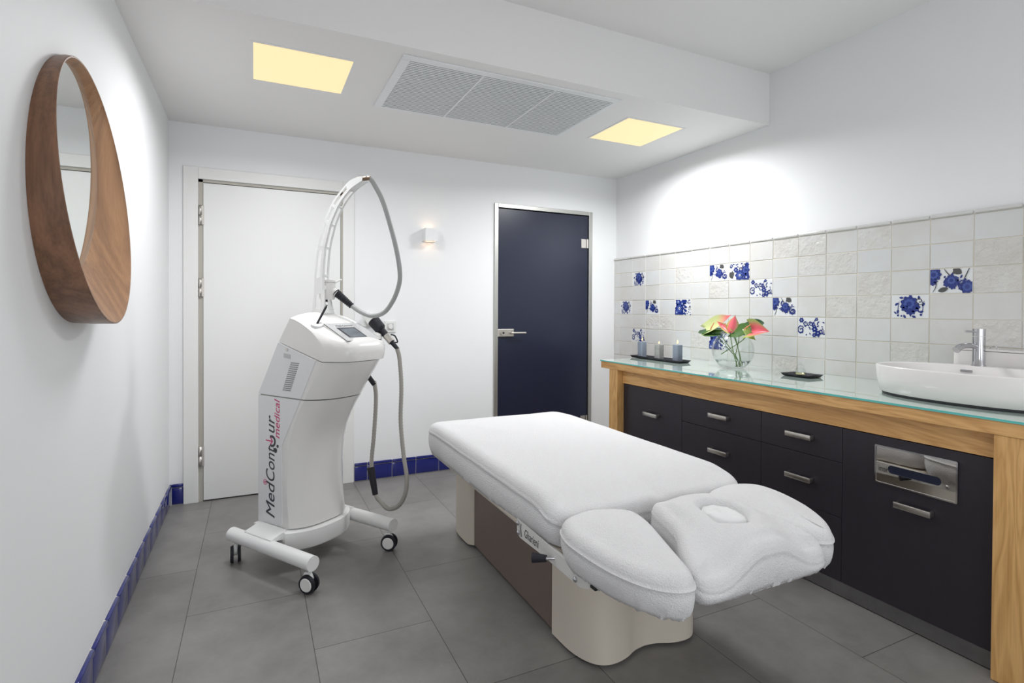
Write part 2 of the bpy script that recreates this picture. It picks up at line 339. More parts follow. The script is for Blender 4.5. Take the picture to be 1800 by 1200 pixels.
# printed flowers: polygons clipped to their tile
def clip(poly, a0,a1,c0,c1):
    for ax,lim,sg in ((0,a0,1),(0,a1,-1),(1,c0,1),(1,c1,-1)):
        out = []
        for i in range(len(poly)):
            p,q = poly[i-1],poly[i]; ip = (p[ax]-lim)*sg >= 0; iq = (q[ax]-lim)*sg >= 0
            if ip != iq:
                t = (lim-p[ax])/(q[ax]-p[ax]); out.append((p[0]+(q[0]-p[0])*t, p[1]+(q[1]-p[1])*t))
            if iq: out.append(q)
        poly = out
        if len(poly) < 3: return []
    return poly
class Print:
    def __init__(s, bm, rect): s.bm = bm; s.r = rect; s.k = 0
    def poly(s, pts, mi=5, lay=0):     # pts in 0..1.46 x 0..1 tile units, x to the right (towards -y), y up
        y0,y1,z0,z1 = s.r; h = z1-z0
        q = clip([(y1-p[0]*h, z0+p[1]*h) for p in pts], y0+.001,y1-.001,z0+.001,z1-.001)
        if len(q) < 3: return
        s.k += 1; x = 3.5132-lay*.0003-(s.k%7)*.00003
        f = s.bm.faces.new([s.bm.verts.new((x,a,c)) for a,c in q]); f.material_index = mi
    def petal(s, x,y,a,L,w,mi=5,lay=0):
        pts = []; n = 5
        for sg in (1,-1):
            for i in range(n+1):
                t = i/n if sg == 1 else 1-i/n
                ww = w*math.sin(PI*min(1,t*.92+.04))**.8*sg; pts.append((x+math.cos(a)*L*t-math.sin(a)*ww, y+math.sin(a)*L*t+math.cos(a)*ww))
        s.poly(pts, mi, lay)
    def disc(s, x,y,r,mi=5,lay=0): s.poly([(x+r*math.cos(i*PI/5), y+r*math.sin(i*PI/5)) for i in range(10)], mi, lay)
    def flower(s, x,y,r,n=7,mi=5,hole=True,rings=1):
        for k in range(rings):
            rr = r*(1-.38*k)
            for i in range(n): s.petal(x,y,2*PI*i/n+k*.4,rr,rr*.36, 5 if k%2 == 0 else 6, k)
        if hole: s.disc(x,y,r*.2,4,rings); s.disc(x,y,r*.09,5,rings+1)
        else: s.disc(x,y,r*.3,mi,rings)
    def stroke(s, pts, w=.03, mi=5):
        P = catmull([Vector((*p,0)) for p in pts], 4)
        for i in range(len(P)-1):
            d = (P[i+1]-P[i]).normalized(); nn = Vector((-d.y,d.x,0))*w*(.5+.5*math.sin(PI*(i+.5)/len(P)))
            s.poly([tuple((P[i]+nn)[:2]),tuple((P[i+1]+nn)[:2]),tuple((P[i+1]-nn)[:2]),tuple((P[i]-nn)[:2])], mi)
    def scroll(s, x,y,r,sg=1,a0=0,w=.035,mi=5):
        s.stroke([(x+r*(1-.75*t/9)*math.cos(a0+sg*t*.85), y+r*(1-.75*t/9)*math.sin(a0+sg*t*.85)) for t in range(10)], w, mi); s.disc(x+r*.25*math.cos(a0+sg*7.6),y+r*.25*math.sin(a0+sg*7.6),r*.17,mi)
        for t in range(1,6): s.petal(x+r*(1-.75*t/9)*math.cos(a0+sg*t*.85),y+r*(1-.75*t/9)*math.sin(a0+sg*t*.85),a0+sg*t*.85,r*.28,r*.08,mi)
def leaves(P, rnd, n, x0,x1,y0,y1, L=.16, mi=5):
    for _ in range(n): P.petal(rnd.uniform(x0,x1),rnd.uniform(y0,y1),rnd.uniform(0,2*PI),L*rnd.uniform(.6,1.1),L*.25,mi)
for (c,r),kind in deco.items():
    P = Print(b, tile_rect(c,r)); rnd = random.Random(kind*7+1)
    if kind in (0,6):
        P.flower(.72,.62,.36,9,rings=3,hole=False); P.flower(.60,.50,.24,8,hole=False); P.flower(.92,.48,.24,8,hole=False); P.flower(.78,.34,.22,8,hole=False)
        for i in range(9): a = i*.7; P.petal(.74+.48*math.cos(a),.52+.42*math.sin(a),a+1,.17,.05)
        P.scroll(1.12,.74,.18,-1,mi=7,w=.018); P.stroke([(.3,.15),(.28,.4),(.32,.72)],.014); P.stroke([(1.22,.2),(1.25,.5),(1.2,.8)],.014); P.disc(.28,.12,.045); P.disc(.42,.10,.04); P.disc(1.18,.16,.05); leaves(P,rnd,7,.2,1.3,.1,.3,.14)
    elif kind in (1,7):
        P.flower(.12,.78,.30,9,rings=3,hole=False); P.flower(.10,.50,.18,8,hole=False); P.flower(.76,.52,.24,9,rings=2,hole=False); P.flower(.62,.40,.16,7,hole=False); P.flower(.92,.44,.15,7,hole=False); P.flower(.80,.30,.15,7,hole=False)
        P.stroke([(.10,.05),(.2,.25),(.24,.5)],.015,7); P.stroke([(.5,1),(.62,.82),(.74,.7)],.02,7); P.petal(.82,.98,-.6,.34,.13,7); P.petal(.78,.80,.5,.24,.07,7)
        P.scroll(1.2,.30,.24,1,1.2); P.scroll(1.14,.28,.13,-1,2.4,w=.025); leaves(P,rnd,9,.3,1.2,.3,.75,.15)
        if kind == 7: P.flower(1.30,.25,.28,9,rings=2,hole=False); P.stroke([(1.15,.45),(1.25,.7),(1.36,.98)],.02,7); P.scroll(.16,.72,.2,1,.5); P.petal(.3,.10,.3,.36,.10,7)
    elif kind == 2:
        P.flower(.42,.42,.42,8,rings=3); P.flower(.30,.86,.26,7,rings=2); P.flower(.16,.16,.26,7,rings=2); P.flower(.62,.10,.22,7,hole=False); P.flower(.66,.74,.22,7,rings=2); P.flower(.86,.90,.24,7,hole=False)
        for i in range(7): P.petal(.84,.66-.08*i,-.9+.5*(i%3),.26,.07)
        leaves(P,rnd,14,1.0,1.4,.05,.95,.13); leaves(P,rnd,8,1.15,1.42,.3,.95,.10,7)
    elif kind in (3,5):
        P.scroll(.18,.36,.22,1,1.0); P.scroll(.42,.70,.14,-1,.4,w=.025); P.scroll(.74,.70,.13,1,2,w=.025); P.scroll(1.28,.32,.14,-1,.5,w=.022)
        for x,y,q in ((.20,.86,.14),(.92,.42,.17),(1.10,.22,.16),(.86,.66,.09),(1.02,.92,.09),(.9,.12,.12)): P.flower(x,y,q,6)
        leaves(P,rnd,26,.3,1.4,.05,.98,.12)
        if kind == 5: P.scroll(1.25,.75,.2,1,0); P.scroll(1.25,.25,.2,-1,0); P.flower(.35,.5,.2,6)
    elif kind == 4:
        P.flower(.78,.28,.34,8,rings=2); P.flower(.50,.60,.18,6); P.flower(1.18,.55,.30,8,rings=2,hole=False); P.flower(1.28,.85,.16,7,hole=False); P.flower(1.25,.15,.26,7); P.petal(.08,.48,-1.1,.42,.15,7); P.petal(.28,.2,1.7,.34,.12,7)
        P.scroll(.18,.80,.13,1,0,w=.025); leaves(P,rnd,18,.1,1.3,.6,.98,.13); leaves(P,rnd,6,.8,1.2,.6,.95,.12,7)
struct('trim_1', b, ['tile','grout','tile_b','tile_c','tile_d','cobalt','cobalt2','charprint'])
# ------------------------------------------------------------------ ceiling lights, vent, sconce, wall switch
def ceiling_light(label, cx, cy):
    t = thing('ceiling_light', label, 'ceiling light', (cx,cy,ZL), 0, 'square recessed ceiling lights')
    b = B(); h = .222
    for q in ((-h-.012,h+.012,h,h+.012),(-h-.012,h+.012,-h-.012,-h)): box(b,cx+q[0],cx+q[1],cy+q[2],cy+q[3],ZL-.003,ZL)
    for q in ((-h-.012,-h,-h,h),(h,h+.012,-h,h)): box(b,cx+q[0],cx+q[1],cy+q[2],cy+q[3],ZL-.003,ZL)
    obj('frame', b, 'plaster', t); obj('diffuser', box(B(),cx-h,cx+h,cy-h+.005,cy+h-.005,ZL-.0025,ZL), 'lightpanel', t)
ceiling_light('square warm ceiling light above the white medical machine', .716, -1.162)
ceiling_light('square warm ceiling light in front of the navy glass door', 2.848, -1.132)
t = thing('air_vent', 'long white slatted air vent in the lowered ceiling between two lights', 'air vent', (1.777,-1.2,ZL))
x0,x1,y0,y1 = 1.139,2.414,-1.568,-.845
b = B(); fw = .045; z0 = ZL-.008
box(b,x0,x1,y0,y0+fw,z0,ZL,.002); box(b,x0,x1,y1-.018,y1,z0,ZL,.002); box(b,x0,x0+fw,y0+fw,y1-.018,z0,ZL,.002); box(b,x1-.03,x1,y0+fw,y1-.018,z0,ZL,.002); obj('frame', b, 'vent', t)
obj('backing', box(B(),x0+.04,x1-.02,y0+.04,y1-.015,ZL-.002,ZL-.0005), 'ventdark', t)
b = B(); k = 0; yy = y0+fw+.004
while yy < y1-.03:
    vs = [(x0+fw,yy,ZL-.0085),(x1-.03,yy,ZL-.0085),(x1-.03,yy+.0160,ZL-.0065),(x0+fw,yy+.0160,ZL-.0065)]
    q = [b.verts.new(v) for v in vs]+[b.verts.new((v[0],v[1],v[2]+.002)) for v in vs]
    for f in ((0,1,2,3),(7,6,5,4),(0,4,5,1),(1,5,6,2),(2,6,7,3),(3,7,4,0)): b.faces.new([q[i] for i in f])
    yy += .0195
obj('slats', b, 'vent', t)
for xb in (1.568,1.996): obj('divider_bar', box(B(),xb-.005,xb+.005,y0+fw,y1-.018,z0-.003,ZL-.004), 'vent', t)
t = thing('wall_sconce', 'small white cube wall lamp with a warm glow underneath', 'wall lamp', (1.732,0,1.865))
b = B(); sx0,sx1,sy,sz0,sz1 = 1.684,1.781,-.092,1.815,1.912
for q in ((sx0,sx0+.008,sy+.008,0,sz0,sz1),(sx1-.008,sx1,sy+.008,0,sz0,sz1),(sx0,sx1,sy,sy+.008,sz0,sz1),(sx0+.008,sx1-.008,-.012,0,sz0,sz1)): box(b,*q)
obj('shade', b, 'plaster', t); obj('bulb_panel', box(B(),sx0+.008,sx1-.008,sy+.008,-.012,1.835,1.892), 'warmglow', t)
for nm,z,tz in (('sconce_glow_down',1.828,0),('sconce_glow_up',1.899,3)):
    l = bpy.data.lights.new(nm,'AREA'); l.shape = 'SQUARE'; l.size = .06; l.energy = .04; l.color = (1,.66,.4); o = bpy.data.objects.new(nm,l); COL.objects.link(o); o.location = ((sx0+sx1)/2,-.052,z); o.rotation_euler = (0 if tz == 0 else PI,0,0)
t = thing('light_dimmer', 'white square rotary light dimmer on the wall behind the machine', 'light switch', (1.43,0,1.155))
obj('plate', box(B(),1.392,1.475,-.010,0,1.110,1.198,.003), 'socket', t); obj('inner_frame', box(B(),1.408,1.459,-.013,-.009,1.128,1.180,.001), 'dev_grey', t)
b = B(); cyl(b,(1.434,-.03,1.153),(1.434,-.012,1.153),.016,.019); obj('knob', b, 'socket', t, smooth=True)
t = thing('wall_socket_cap', 'white ribbed round cap on the wall behind the machine head', 'wall cap', (1.29,0,1.20))
b = B(); cyl(b,(1.285,-.07,1.205),(1.285,-.012,1.205),.042,.046,20); obj('cap', b, 'socket', t, smooth=True); obj('plate', box(B(),1.235,1.335,-.012,0,1.155,1.255,.003), 'socket', t)
# ------------------------------------------------------------------ round walnut mirror
MC = (-2.041,1.634); NR = 96
t = thing('round_mirror', 'round wall mirror with a deep slanting walnut rim', 'mirror', (0,MC[0],MC[1]))
def rimx(a): return .067-.038*math.sin(a)
ro, ri_f = .397, .391
def rb(a):
    cy_,cz_ = -.100,.084; d_ = math.cos(a)*cy_+math.sin(a)*cz_
    t_ = d_+math.sqrt(d_*d_-cy_**2-cz_**2+.335**2); k = 60; return -math.log(math.exp(-k*t_)+math.exp(-k*.378))/k
rings = []
A = [2*PI*i/NR for i in range(NR)]
P = lambda r,x,a: Vector((x, MC[0]+r*math.cos(a), MC[1]+r*math.sin(a)))
b = B(); loft(b, [[P(ro-.004,.0005,a) for a in A],[P(ro,.5*rimx(a),a) for a in A],[P(ro,rimx(a)-.0015,a) for a in A],[P(ro-.0015,rimx(a),a) for a in A],[P(ri_f+.001,rimx(a),a) for a in A]], True, False, False)
fr = obj('outer_rim', b, 'walnut', t, smooth=True)
b = B(); loft(b, [[P(ri_f+.001,rimx(a),a) for a in A],[P(ri_f,rimx(a)-.001,a) for a in A],[P((ri_f*2+rb(a))/3,rimx(a)*.67+.002,a) for a in A],[P((ri_f+rb(a)*2)/3,rimx(a)*.33+.004,a) for a in A],[P(rb(a),.006,a) for a in A]], True, False, False)
obj('inner_rim', b, 'walnut_in', t, smooth=True)
b = B(); loft(b, [[P(rb(a)+.004,.0005,a) for a in A],[P(rb(a)+.004,.007,a) for a in A]]); obj('mirror_glass', b, 'mirror', t)
# ------------------------------------------------------------------ counter
ZC = .92; XF = 2.82
vt = thing('oak_counter', 'long oak counter frame with uprights and pale green glass sheet on top', 'counter', (3.1,-2.0,0))
obj('worktop', box(B(),XF+.006,3.513,-4.1,-.785,.862,.910,.002), 'oak_y', vt)
gt = obj('glass_sheet', box(B(),XF,3.513,-4.1,-.780,.9105,.9205,.0008,1), ['glass_top','glass_edge'], vt)
for p in gt.data.polygons:
    if abs(p.normal.z) < .5: p.material_index = 1
obj('upright', box(B(),XF+.01,3.5,-.980,-.883,.002,.862,.002), 'oak_z', vt)
obj('upright', box(B(),XF+.01,3.5,-3.245,-3.146,.002,.862,.002), 'oak_z', vt)
obj('apron', box(B(),2.878,2.90,-3.146,-.980,.768,.862,.001), 'oak_y', vt)
obj('apron', box(B(),2.878,2.90,-4.1,-3.245,.768,.862,.001), 'oak_y', vt)
pl = tag(obj('plinth', box(B(),2.887,2.91,-3.144,-.982,.005,.068), 'plinth', loc=(2.9,-2.0,.005)), 'low grey plinth board running along the floor under the drawers', 'plinth')
def handle(y0, z, parent):
    b = B(); L = .135; box(b,2.850,2.858,y0-L,y0,z-.0125,z+.0125,.003); box(b,2.853,2.884,y0-.012,y0-.001,z-.011,z+.011,.002); box(b,2.853,2.884,y0-L+.001,y0-L+.012,z-.011,z+.011,.002)
    return obj('handle', b, 'nickel', parent, smooth=True)
def unit(name, label, cat, y1, y0, zs, hs, fname):
    t = thing(name, label, cat, (3.1,(y0+y1)/2,.07))
    obj('carcass', box(B(),2.906,3.49,y0+.003,y1-.003,.075,.762), 'cab', t)
    for (za,zb),hz in zip(zs,hs):
        f = obj(fname, box(B(),2.885,2.904,y0+.0012,y1-.0012,za+.0012,zb-.0012,.0008,1), 'cab', t)
        if hz: handle(hz[0],hz[1],f)
    return t
unit('cupboard','dark aubergine cupboard with one handle beside the far oak upright','cupboard',-.982,-1.566,[(.068,.765)],[(-1.232,.598)],'door')
unit('drawer_cabinet','dark drawer cabinet below the flower vase, three drawers high','drawer cabinet',-1.566,-2.144,[(.606,.765),(.357,.606),(.068,.357)],[(-1.807,.690),(-1.807,.490),(-1.807,.24)],'drawer')['group'] = 'dark drawer cabinets'
unit('drawer_cabinet','dark drawer cabinet next to the cupboard with the tissue slot, three drawers high','drawer cabinet',-2.144,-2.575,[(.606,.765),(.357,.606),(.068,.357)],[(-2.307,.691),(-2.307,.490),None],'drawer')['group'] = 'dark drawer cabinets'
cu = unit('cupboard','dark tall-fronted cupboard with a polished tissue slot plate and one handle','cupboard',-2.575,-3.144,[(.068,.765)],[(-2.808,.502)],'door')
dr = [c for c in cu.children if c.name.startswith('door')][0]
def rrect(x0,x1,y0,y1,r,n=6):
    out = []
    for cx,cy,a in ((x1-r,y1-r,0),(x0+r,y1-r,PI/2),(x0+r,y0+r,PI),(x1-r,y0+r,3*PI/2)):
        for i in range(n+1): q = a+PI/2*i/n; out.append((cx+r*math.cos(q),cy+r*math.sin(q)))
    return out
fx = lambda a,c,d: (d,a,c)
b = B(); plate_holes(b, rrect(-3.018,-2.722,.569,.725,.005), [rrect(-2.966,-2.772,.618,.651,.016)], 2.8775, 2.8810, fx)
tp = obj('tissue_plate', b, 'plate', dr)
b = B(); plate_holes(b, rrect(-3.020,-2.720,.567,.727,.006), [rrect(-3.0145,-2.7255,.5725,.7215,.003)], 2.8752, 2.8848, fx); obj('plate_rim', b, 'chrome', dr)
obj('slot_inside', box(B(),2.8812,2.8848,-2.975,-2.765,.61,.66), 'navy_glass', dr)
# ------------------------------------------------------------------ basin and tap
t = thing('washbasin', 'oval white ceramic vessel basin standing on the glass sheet', 'washbasin', (3.19,-2.93,.925))
def oval(cx,cy,ax,ay,z,n=72,e=2.25):
    out = []
    for i in range(n):
        a = 2*PI*i/n; c,s_ = math.cos(a),math.sin(a); out.append(Vector((cx+ax*math.copysign(abs(c)**(2/e),c), cy+ay*math.copysign(abs(s_)**(2/e),s_), z)))
    return out
c0 = (3.19,-2.93)
prof = [(q0,q1-.016,q2) for q0,q1,q2 in [(.215,.355,.931),(.222,.362,.934),(.233,.374,1.0),(.236,.377,1.045),(.2345,.3755,1.0495),(.231,.372,1.0505)]]
rings = [oval(*c0,a,y,z) for a,y,z in prof]
rings += [oval(3.163,-2.93,a,y-.016,z) for a,y,z in ((.197,.355,1.0500),(.192,.350,1.0470),(.182,.335,1.020),(.160,.305,.985),(.11,.22,.962),(.04,.07,.957))]
b = B(); loft(b, rings); obj('bowl', b, 'ceramic', t, smooth=True, sharp=60)
b = B(); loft(b, [oval(*c0,.212,.336,.9212),oval(*c0,.212,.336,.932)]); obj('base_ring', b, 'dark_seam', t)
obj('overflow_plate', box(B(),3.326,3.332,-2.86,-2.815,1.022,1.034,.002), 'drain', t)
t = thing('basin_tap', 'chrome single lever basin tap on the back edge of the basin', 'tap', (3.385,-2.857,1.05))
b = B(); cyl(b,(3.385,-2.857,1.0515),(3.385,-2.857,1.180),.023,n=32); cyl(b,(3.385,-2.857,1.0495),(3.385,-2.857,1.055),.026,n=32); obj('body', b, 'chrome', t, smooth=True)
b = B(); cyl(b,(3.385,-2.857,1.182),(3.385,-2.857,1.214),.023,n=32); cap = obj('cartridge_cap', b, 'chrome', t, smooth=True)
b = B(); tube(b,[(3.372,-2.857,1.202),(3.34,-2.850,1.203),(3.305,-2.842,1.204)],.0045); obj('lever', b, 'chrome', cap, smooth=True)
b = B(); tube(b,[(3.38,-2.855,1.134),(3.33,-2.847,1.140),(3.285,-2.838,1.138),(3.255,-2.832,1.122)],.0125,n=16,rf=lambda t_,i:.0105+.004*t_); obj('spout', b, 'chrome', t, smooth=True)
t = thing('lidded_box', 'long white lidded box with a ring pull standing behind the basin', 'box', (3.47,-2.98,.92))
b = B(); prism(b, rrect(3.432,3.506,-3.45,-2.73,.03,8), .921, 1.112); obj('body', b, 'ceramic', t)
b = B(); prism(b, rrect(3.431,3.507,-3.451,-2.729,.031,8), 1.114, 1.122); ld = obj('lid', b, 'ceramic', t, bev=.002)
b = B(); tube(b,[(3.44,-2.888+.014*math.cos(a),1.1235+.013*math.sin(a)) for a in [PI*i/6 for i in range(7)]],.0022,n=8); obj('ring_pull', b, 'chrome', ld)
# ------------------------------------------------------------------ candles and trays
def tray(label, cx,cy,lx,ly,h, name='serving_tray'):
    b = B(); r0 = lambda z,g: [Vector((cx+sx*(lx/2-g), cy+sy*(ly/2-g), z)) for sx,sy in ((1,1),(-1,1),(-1,-1),(1,-1))]
    z0 = .9215; g = .012; loft(b, [r0(z0,g),r0(z0+h,0),r0(z0+h,.006),r0(z0+.005,g+.004)])
    return tag(obj(name, b, 'black', loc=(cx,cy,z0)), label, 'tray')
tray('long narrow black tray carrying the three pillar candles', 3.20,-.985,.115,.535,.018)
for lab,y,h,m,fh,x in (('slate blue pillar candle nearest the far end of the tray',-.80,.120,'candle_blue',.024,3.195),('pearl grey pillar candle in the middle of the black tray',-.99,.108,'candle_grey',.017,3.198),('slate blue pillar candle at the tray end nearest the vase',-1.180,.118,'candle_blue',.030,3.20)):
    t = thing('pillar_candle', lab, 'candle', (x,y,.927), 0, 'pillar candles on the black tray')
    b = B(); prism(b, rrect(x-.027,x+.027,y-.027,y+.027,.012,5), .9275,.9275+h); obj('wax', b, m, t, bev=.002)
    b = B(); tube(b,[(x,y,.927+h),(x+.001,y,.933+h),(x+.003,y-.001,.938+h)],.001,n=6); obj('wick', b, 'black', t)
    b = B(); lathe(b,[(.0004,0),(.0038,fh*.16),(.0048,fh*.33),(.0036,fh*.6),(.0004,fh)],(x,y,.934+h),n=12); obj('flame', b, 'flame', t, smooth=True)
tray('small black tray holding a little glass jar', 3.275,-2.085,.125,.175,.016)
t = thing('glass_jar', 'little clear glass jar of pale oil on the small black tray', 'jar', (3.27,-2.08,.927))
b = B(); lathe(b,[(.020,.927),(.027,.930),(.028,.958),(.022,.963),(.021,.968),(.0195,.968),(.020,.962),(.0255,.957),(.025,.932),(.001,.931)],(3.27,-2.08,0),n=32); obj('body', b, 'glass', t, smooth=True)
b = B(); lathe(b,[(.024,.9325),(.0245,.944)],(3.27,-2.08,0),n=32); obj('oil', b, 'oil', t)
b = B(); lathe(b,[(.017,.968),(.019,.971),(.019,.984),(.010,.988),(.006,.990),(.010,.996),(.008,1.001)],(3.27,-2.08,0),n=24); obj('stopper', b, 'glass', t, smooth=True)
# ------------------------------------------------------------------ vase and anthuriums
VC = Vector((3.275,-1.60,.921))
t = thing('round_vase', 'round clear glass bowl vase part filled with water', 'vase', VC)
R_ = .128; zc = .112
out_ = [(.001,.0005),(.055,.0005),(.066,.004)]+[(R_*math.cos(a),zc+R_*math.sin(a)) for a in [math.radians(q) for q in range(-56,63,6)]]
inn_ = [((R_-.004)*math.cos(a),zc+(R_-.004)*math.sin(a)) for a in [math.radians(q) for q in range(60,-57,-6)]]+[(.055,.012),(.001,.011)]
b = B(); lathe(b, out_+inn_, VC, n=56); obj('bowl', b, 'glass', t, smooth=True)
b = B(); lathe(b,[(.054,.0125)]+[((R_-.005)*math.cos(a),zc+(R_-.005)*math.sin(a)) for a in [math.radians(q) for q in range(-50,-27,5)]],VC,n=56); obj('water', b, 'water', t, smooth=True)
def blade(bm, base, tip, up, W_, wfun, fold=.25, curl=0.0, colf=None, n=14, m=5, th=.0012, wav=0):
    base = Vector(base); tip = Vector(tip); d = tip-base; L = d.length; d.normalize(); up = Vector(up); s = d.cross(up).normalized(); nn = s.cross(d)
    lay = bm.loops.layers.color.new('pigment') if 'pigment' not in bm.loops.layers.color else bm.loops.layers.color['pigment']
    grid = []
    for sgn in (1,-1):
        g = []
        for i in range(n+1):
            u = i/n; w = wfun(u)*W_; row = []
            for j in range(-m,m+1):
                v = j/m; back = -.18*L*(abs(v)**1.5)*max(0,1-u*4) 
                p = base+d*(u*L+back)+s*(v*w)+nn*(fold*abs(v)**1.5*w+curl*L*(u*u-u)+wav*math.sin(u*7+v*2)*L*.03)+nn*(th/2*sgn)
                row.append((bm.verts.new(p),u,v))
            g.append(row)
        grid.append(g)
    def face(q):
        try: f = bm.faces.new([x[0] for x in q])
        except ValueError: return
        f.smooth = True
        if colf:
            for lp,x in zip(f.loops,q): lp[lay] = (*[c_**(1/2.2) for c_ in colf(x[1],x[2])],1)
    for k,g in enumerate(grid):
        for i in range(n):
            for j in range(2*m): face([g[i][j],g[i][j+1],g[i+1][j+1],g[i+1][j]])
    a,c = grid
    for i in range(n): face([a[i][0],a[i+1][0],c[i+1][0],c[i][0]]); face([a[i][-1],a[i+1][-1],c[i+1][-1],c[i][-1]])
    for j in range(2*m): face([a[0][j],a[0][j+1],c[0][j+1],c[0][j]])
heart = lambda u: max(.012, (math.sin(PI*min(1,(u*.78+.22)))**.75)*(1-u**5))
def pg(u,v):
    e = abs(v)**1.6; k = sstep(.35,1.0,e*.9+.25*(1-u)); P0 = Vector((.85,.15,.19)); G = Vector((.34,.45,.09)); return tuple(P0.lerp(G,k))
def pg1(u,v):
    k = sstep(.15,.75,1-u+.2*abs(v)); P0 = Vector((.85,.16,.20)); G = Vector((.56,.62,.28)); return tuple(P0.lerp(G,k))
def stemtube(pts, r=.0028):
    b = B(); tube(b, pts, r, n=8); return b
def anth(label, pos, build, stem, spad):
    t = thing('anthurium', label, 'flower', pos, 0, 'pink and green anthuriums in the vase')
    b = B(); build(b); obj('spathe', b, 'spathe', t, smooth=True, sharp=80)
    b = B(); tube(b, spad, .0035, n=10, rf=lambda t_,i: .0045*(1-.45*t_)); obj('spadix', b, 'spadix', t, smooth=True)
    obj('stem', stemtube(stem), 'stem', t, smooth=True)
V = lambda y,z,x=3.26: Vector((x,y,z))
anth('pink and green anthurium at the left of the vase, tip pointing up and right', V(-1.46,1.18), lambda b: blade(b, V(-1.425,1.158,3.225), V(-1.615,1.262,3.24), (-.75,.15,.45), .062, heart, fold=.5, curl=.25, colf=pg1, m=6),
     [V(-1.47,1.165,3.23),V(-1.53,1.08,3.26),V(-1.60,1.0,3.29),V(-1.625,.95,3.30)], [V(-1.47,1.165,3.215),V(-1.50,1.19,3.20),V(-1.52,1.21,3.195)])
def two(b):
    blade(b, V(-1.640,1.158,3.20), V(-1.535,1.222,3.20), (-.8,0,.6), .020, heart, fold=.6, curl=.3, colf=pg)
    blade(b, V(-1.640,1.155,3.20), V(-1.668,1.262,3.22), (-.8,-.3,.1), .040, lambda u: math.sin(PI*min(1,u*.8+.2))**.8*(1-u**4)+.02, fold=-.4, curl=.1, colf=pg)
anth('upright folded pink anthurium in the middle with orange spadix', V(-1.64,1.16,3.2), two,
     [V(-1.64,1.16,3.205),V(-1.637,1.10,3.22),V(-1.635,1.0,3.25),V(-1.640,.945,3.27)], [V(-1.635,1.160,3.195),V(-1.625,1.185,3.188),V(-1.618,1.212,3.186)])
def three(b):
    blade(b, V(-1.80,1.165,3.21), V(-1.925,1.168,3.21), (-.7,0,.3), .062, lambda u: (math.sin(PI*min(1,u*.62+.38))**1.1)*(1-.15*u)+.02, fold=.75, curl=-.25, colf=pg, m=6)
    blade(b, V(-1.772,1.178,3.20), V(-1.84,1.112,3.20), (-.9,0,-.2), .028, heart, fold=.4, colf=lambda u,v:(.28,.38,.08))
anth('pink anthurium with green sides leaning out to the right of the vase', V(-1.80,1.17,3.21), three,
     [V(-1.80,1.165,3.22),V(-1.74,1.135,3.24),V(-1.66,1.09,3.27),V(-1.49,1.0,3.29)], [V(-1.762,1.175,3.19),V(-1.79,1.192,3.185),V(-1.815,1.205,3.183)])
def lf(label, base, tip, up, w, mname, stem, fold=.15, curl=.1):
    t = thing('anthurium_leaf', label, 'leaf', base, 0, 'anthurium leaves in the vase')
    b = B(); blade(b, base, tip, up, w, lambda u: math.sin(PI*min(1,u*.85+.12))**.7+.01, fold=fold, curl=curl, wav=.6); obj('blade', b, mname, t, smooth=True, sharp=80)
    obj('stem', stemtube(stem,.0025), 'stem', t, smooth=True)
lf('broad dark leaf spreading left over the vase rim', V(-1.64,1.162,3.25), V(-1.345,1.145,3.24), (-.30,.1,.95), .070, 'leaf', [V(-1.60,1.155,3.25),V(-1.625,1.1,3.27),V(-1.65,1.0,3.28),V(-1.66,.94,3.27)])
lf('dark leaf standing behind the middle flower', V(-1.60,1.165,3.33), V(-1.80,1.205,3.31), (-.75,0,.65), .062, 'leaf', [V(-1.60,1.165,3.33),V(-1.615,1.1,3.31),V(-1.60,1.0,3.30),V(-1.61,.945,3.29)])
lf('mid green leaf folded over the right of the vase rim', V(-1.648,1.150,3.215), V(-1.79,1.188,3.225), (-.80,0,.5), .048, 'leaf2', [V(-1.655,1.150,3.23),V(-1.64,1.1,3.26),V(-1.655,1.0,3.28),V(-1.675,.94,3.27)])
lf('short green leaf under the left anthurium', V(-1.56,1.145,3.20), V(-1.42,1.135,3.19), (-.6,.1,.6), .032, 'leaf2', [V(-1.56,1.145,3.20),V(-1.59,1.08,3.23),V(-1.63,1.0,3.27),V(-1.65,.945,3.28)])
# ------------------------------------------------------------------ treatment couch
CXc = 1.84
tb = thing('treatment_couch', 'white terry covered treatment couch on a cream and taupe base', 'treatment couch', (CXc,-1.95,0))
half = [(1.547,-1.14),(1.547,-1.233)]
front = catmull([(1.559,-2.277,0),(1.565,-2.397,0),(1.588,-2.476,0),(1.625,-2.520,0),(1.675,-2.533,0),(1.735,-2.524,0),(1.79,-2.502,0),(1.84,-2.494,0)], 5)
fr_pts = [(p.x,p.y) for p in front]; fr_pts += [(2*CXc-x,y) for x,y in reversed(fr_pts[:-1])]
b = B(); prism(b, fr_pts, .012, .430); obj('front_pedestal', b, 'couch_cream', tb, smooth=True, sharp=40)
bk = [(p.x,p.y) for p in catmull([(1.572,-1.407,0),(1.552,-1.385,0),(1.545,-1.34,0),(1.545,-1.22,0),(1.56,-1.16,0),(1.60,-1.135,0)],5)]; bk += [(2*CXc-x,y) for x,y in reversed(bk)]
b = B(); prism(b, bk, .012, .430); obj('back_pedestal', b, 'couch_cream', tb, smooth=True, sharp=40)
obj('side_board', box(B(),1.574,1.584,-2.276,-1.408,.014,.43), 'couch_brown', tb); obj('side_board', box(B(),2.096,2.106,-2.276,-1.408,.014,.43), 'couch_brown', tb)
ins = lambda pts,k: [(CXc+(x-CXc)*k, -1.83+(y+1.83)*k) for x,y in pts]
b = B(); prism(b, ins(rrect(1.58,2.10,-2.50,-1.16,.05),.95), 0, .02); obj('recessed_plinth', b, 'black', tb)
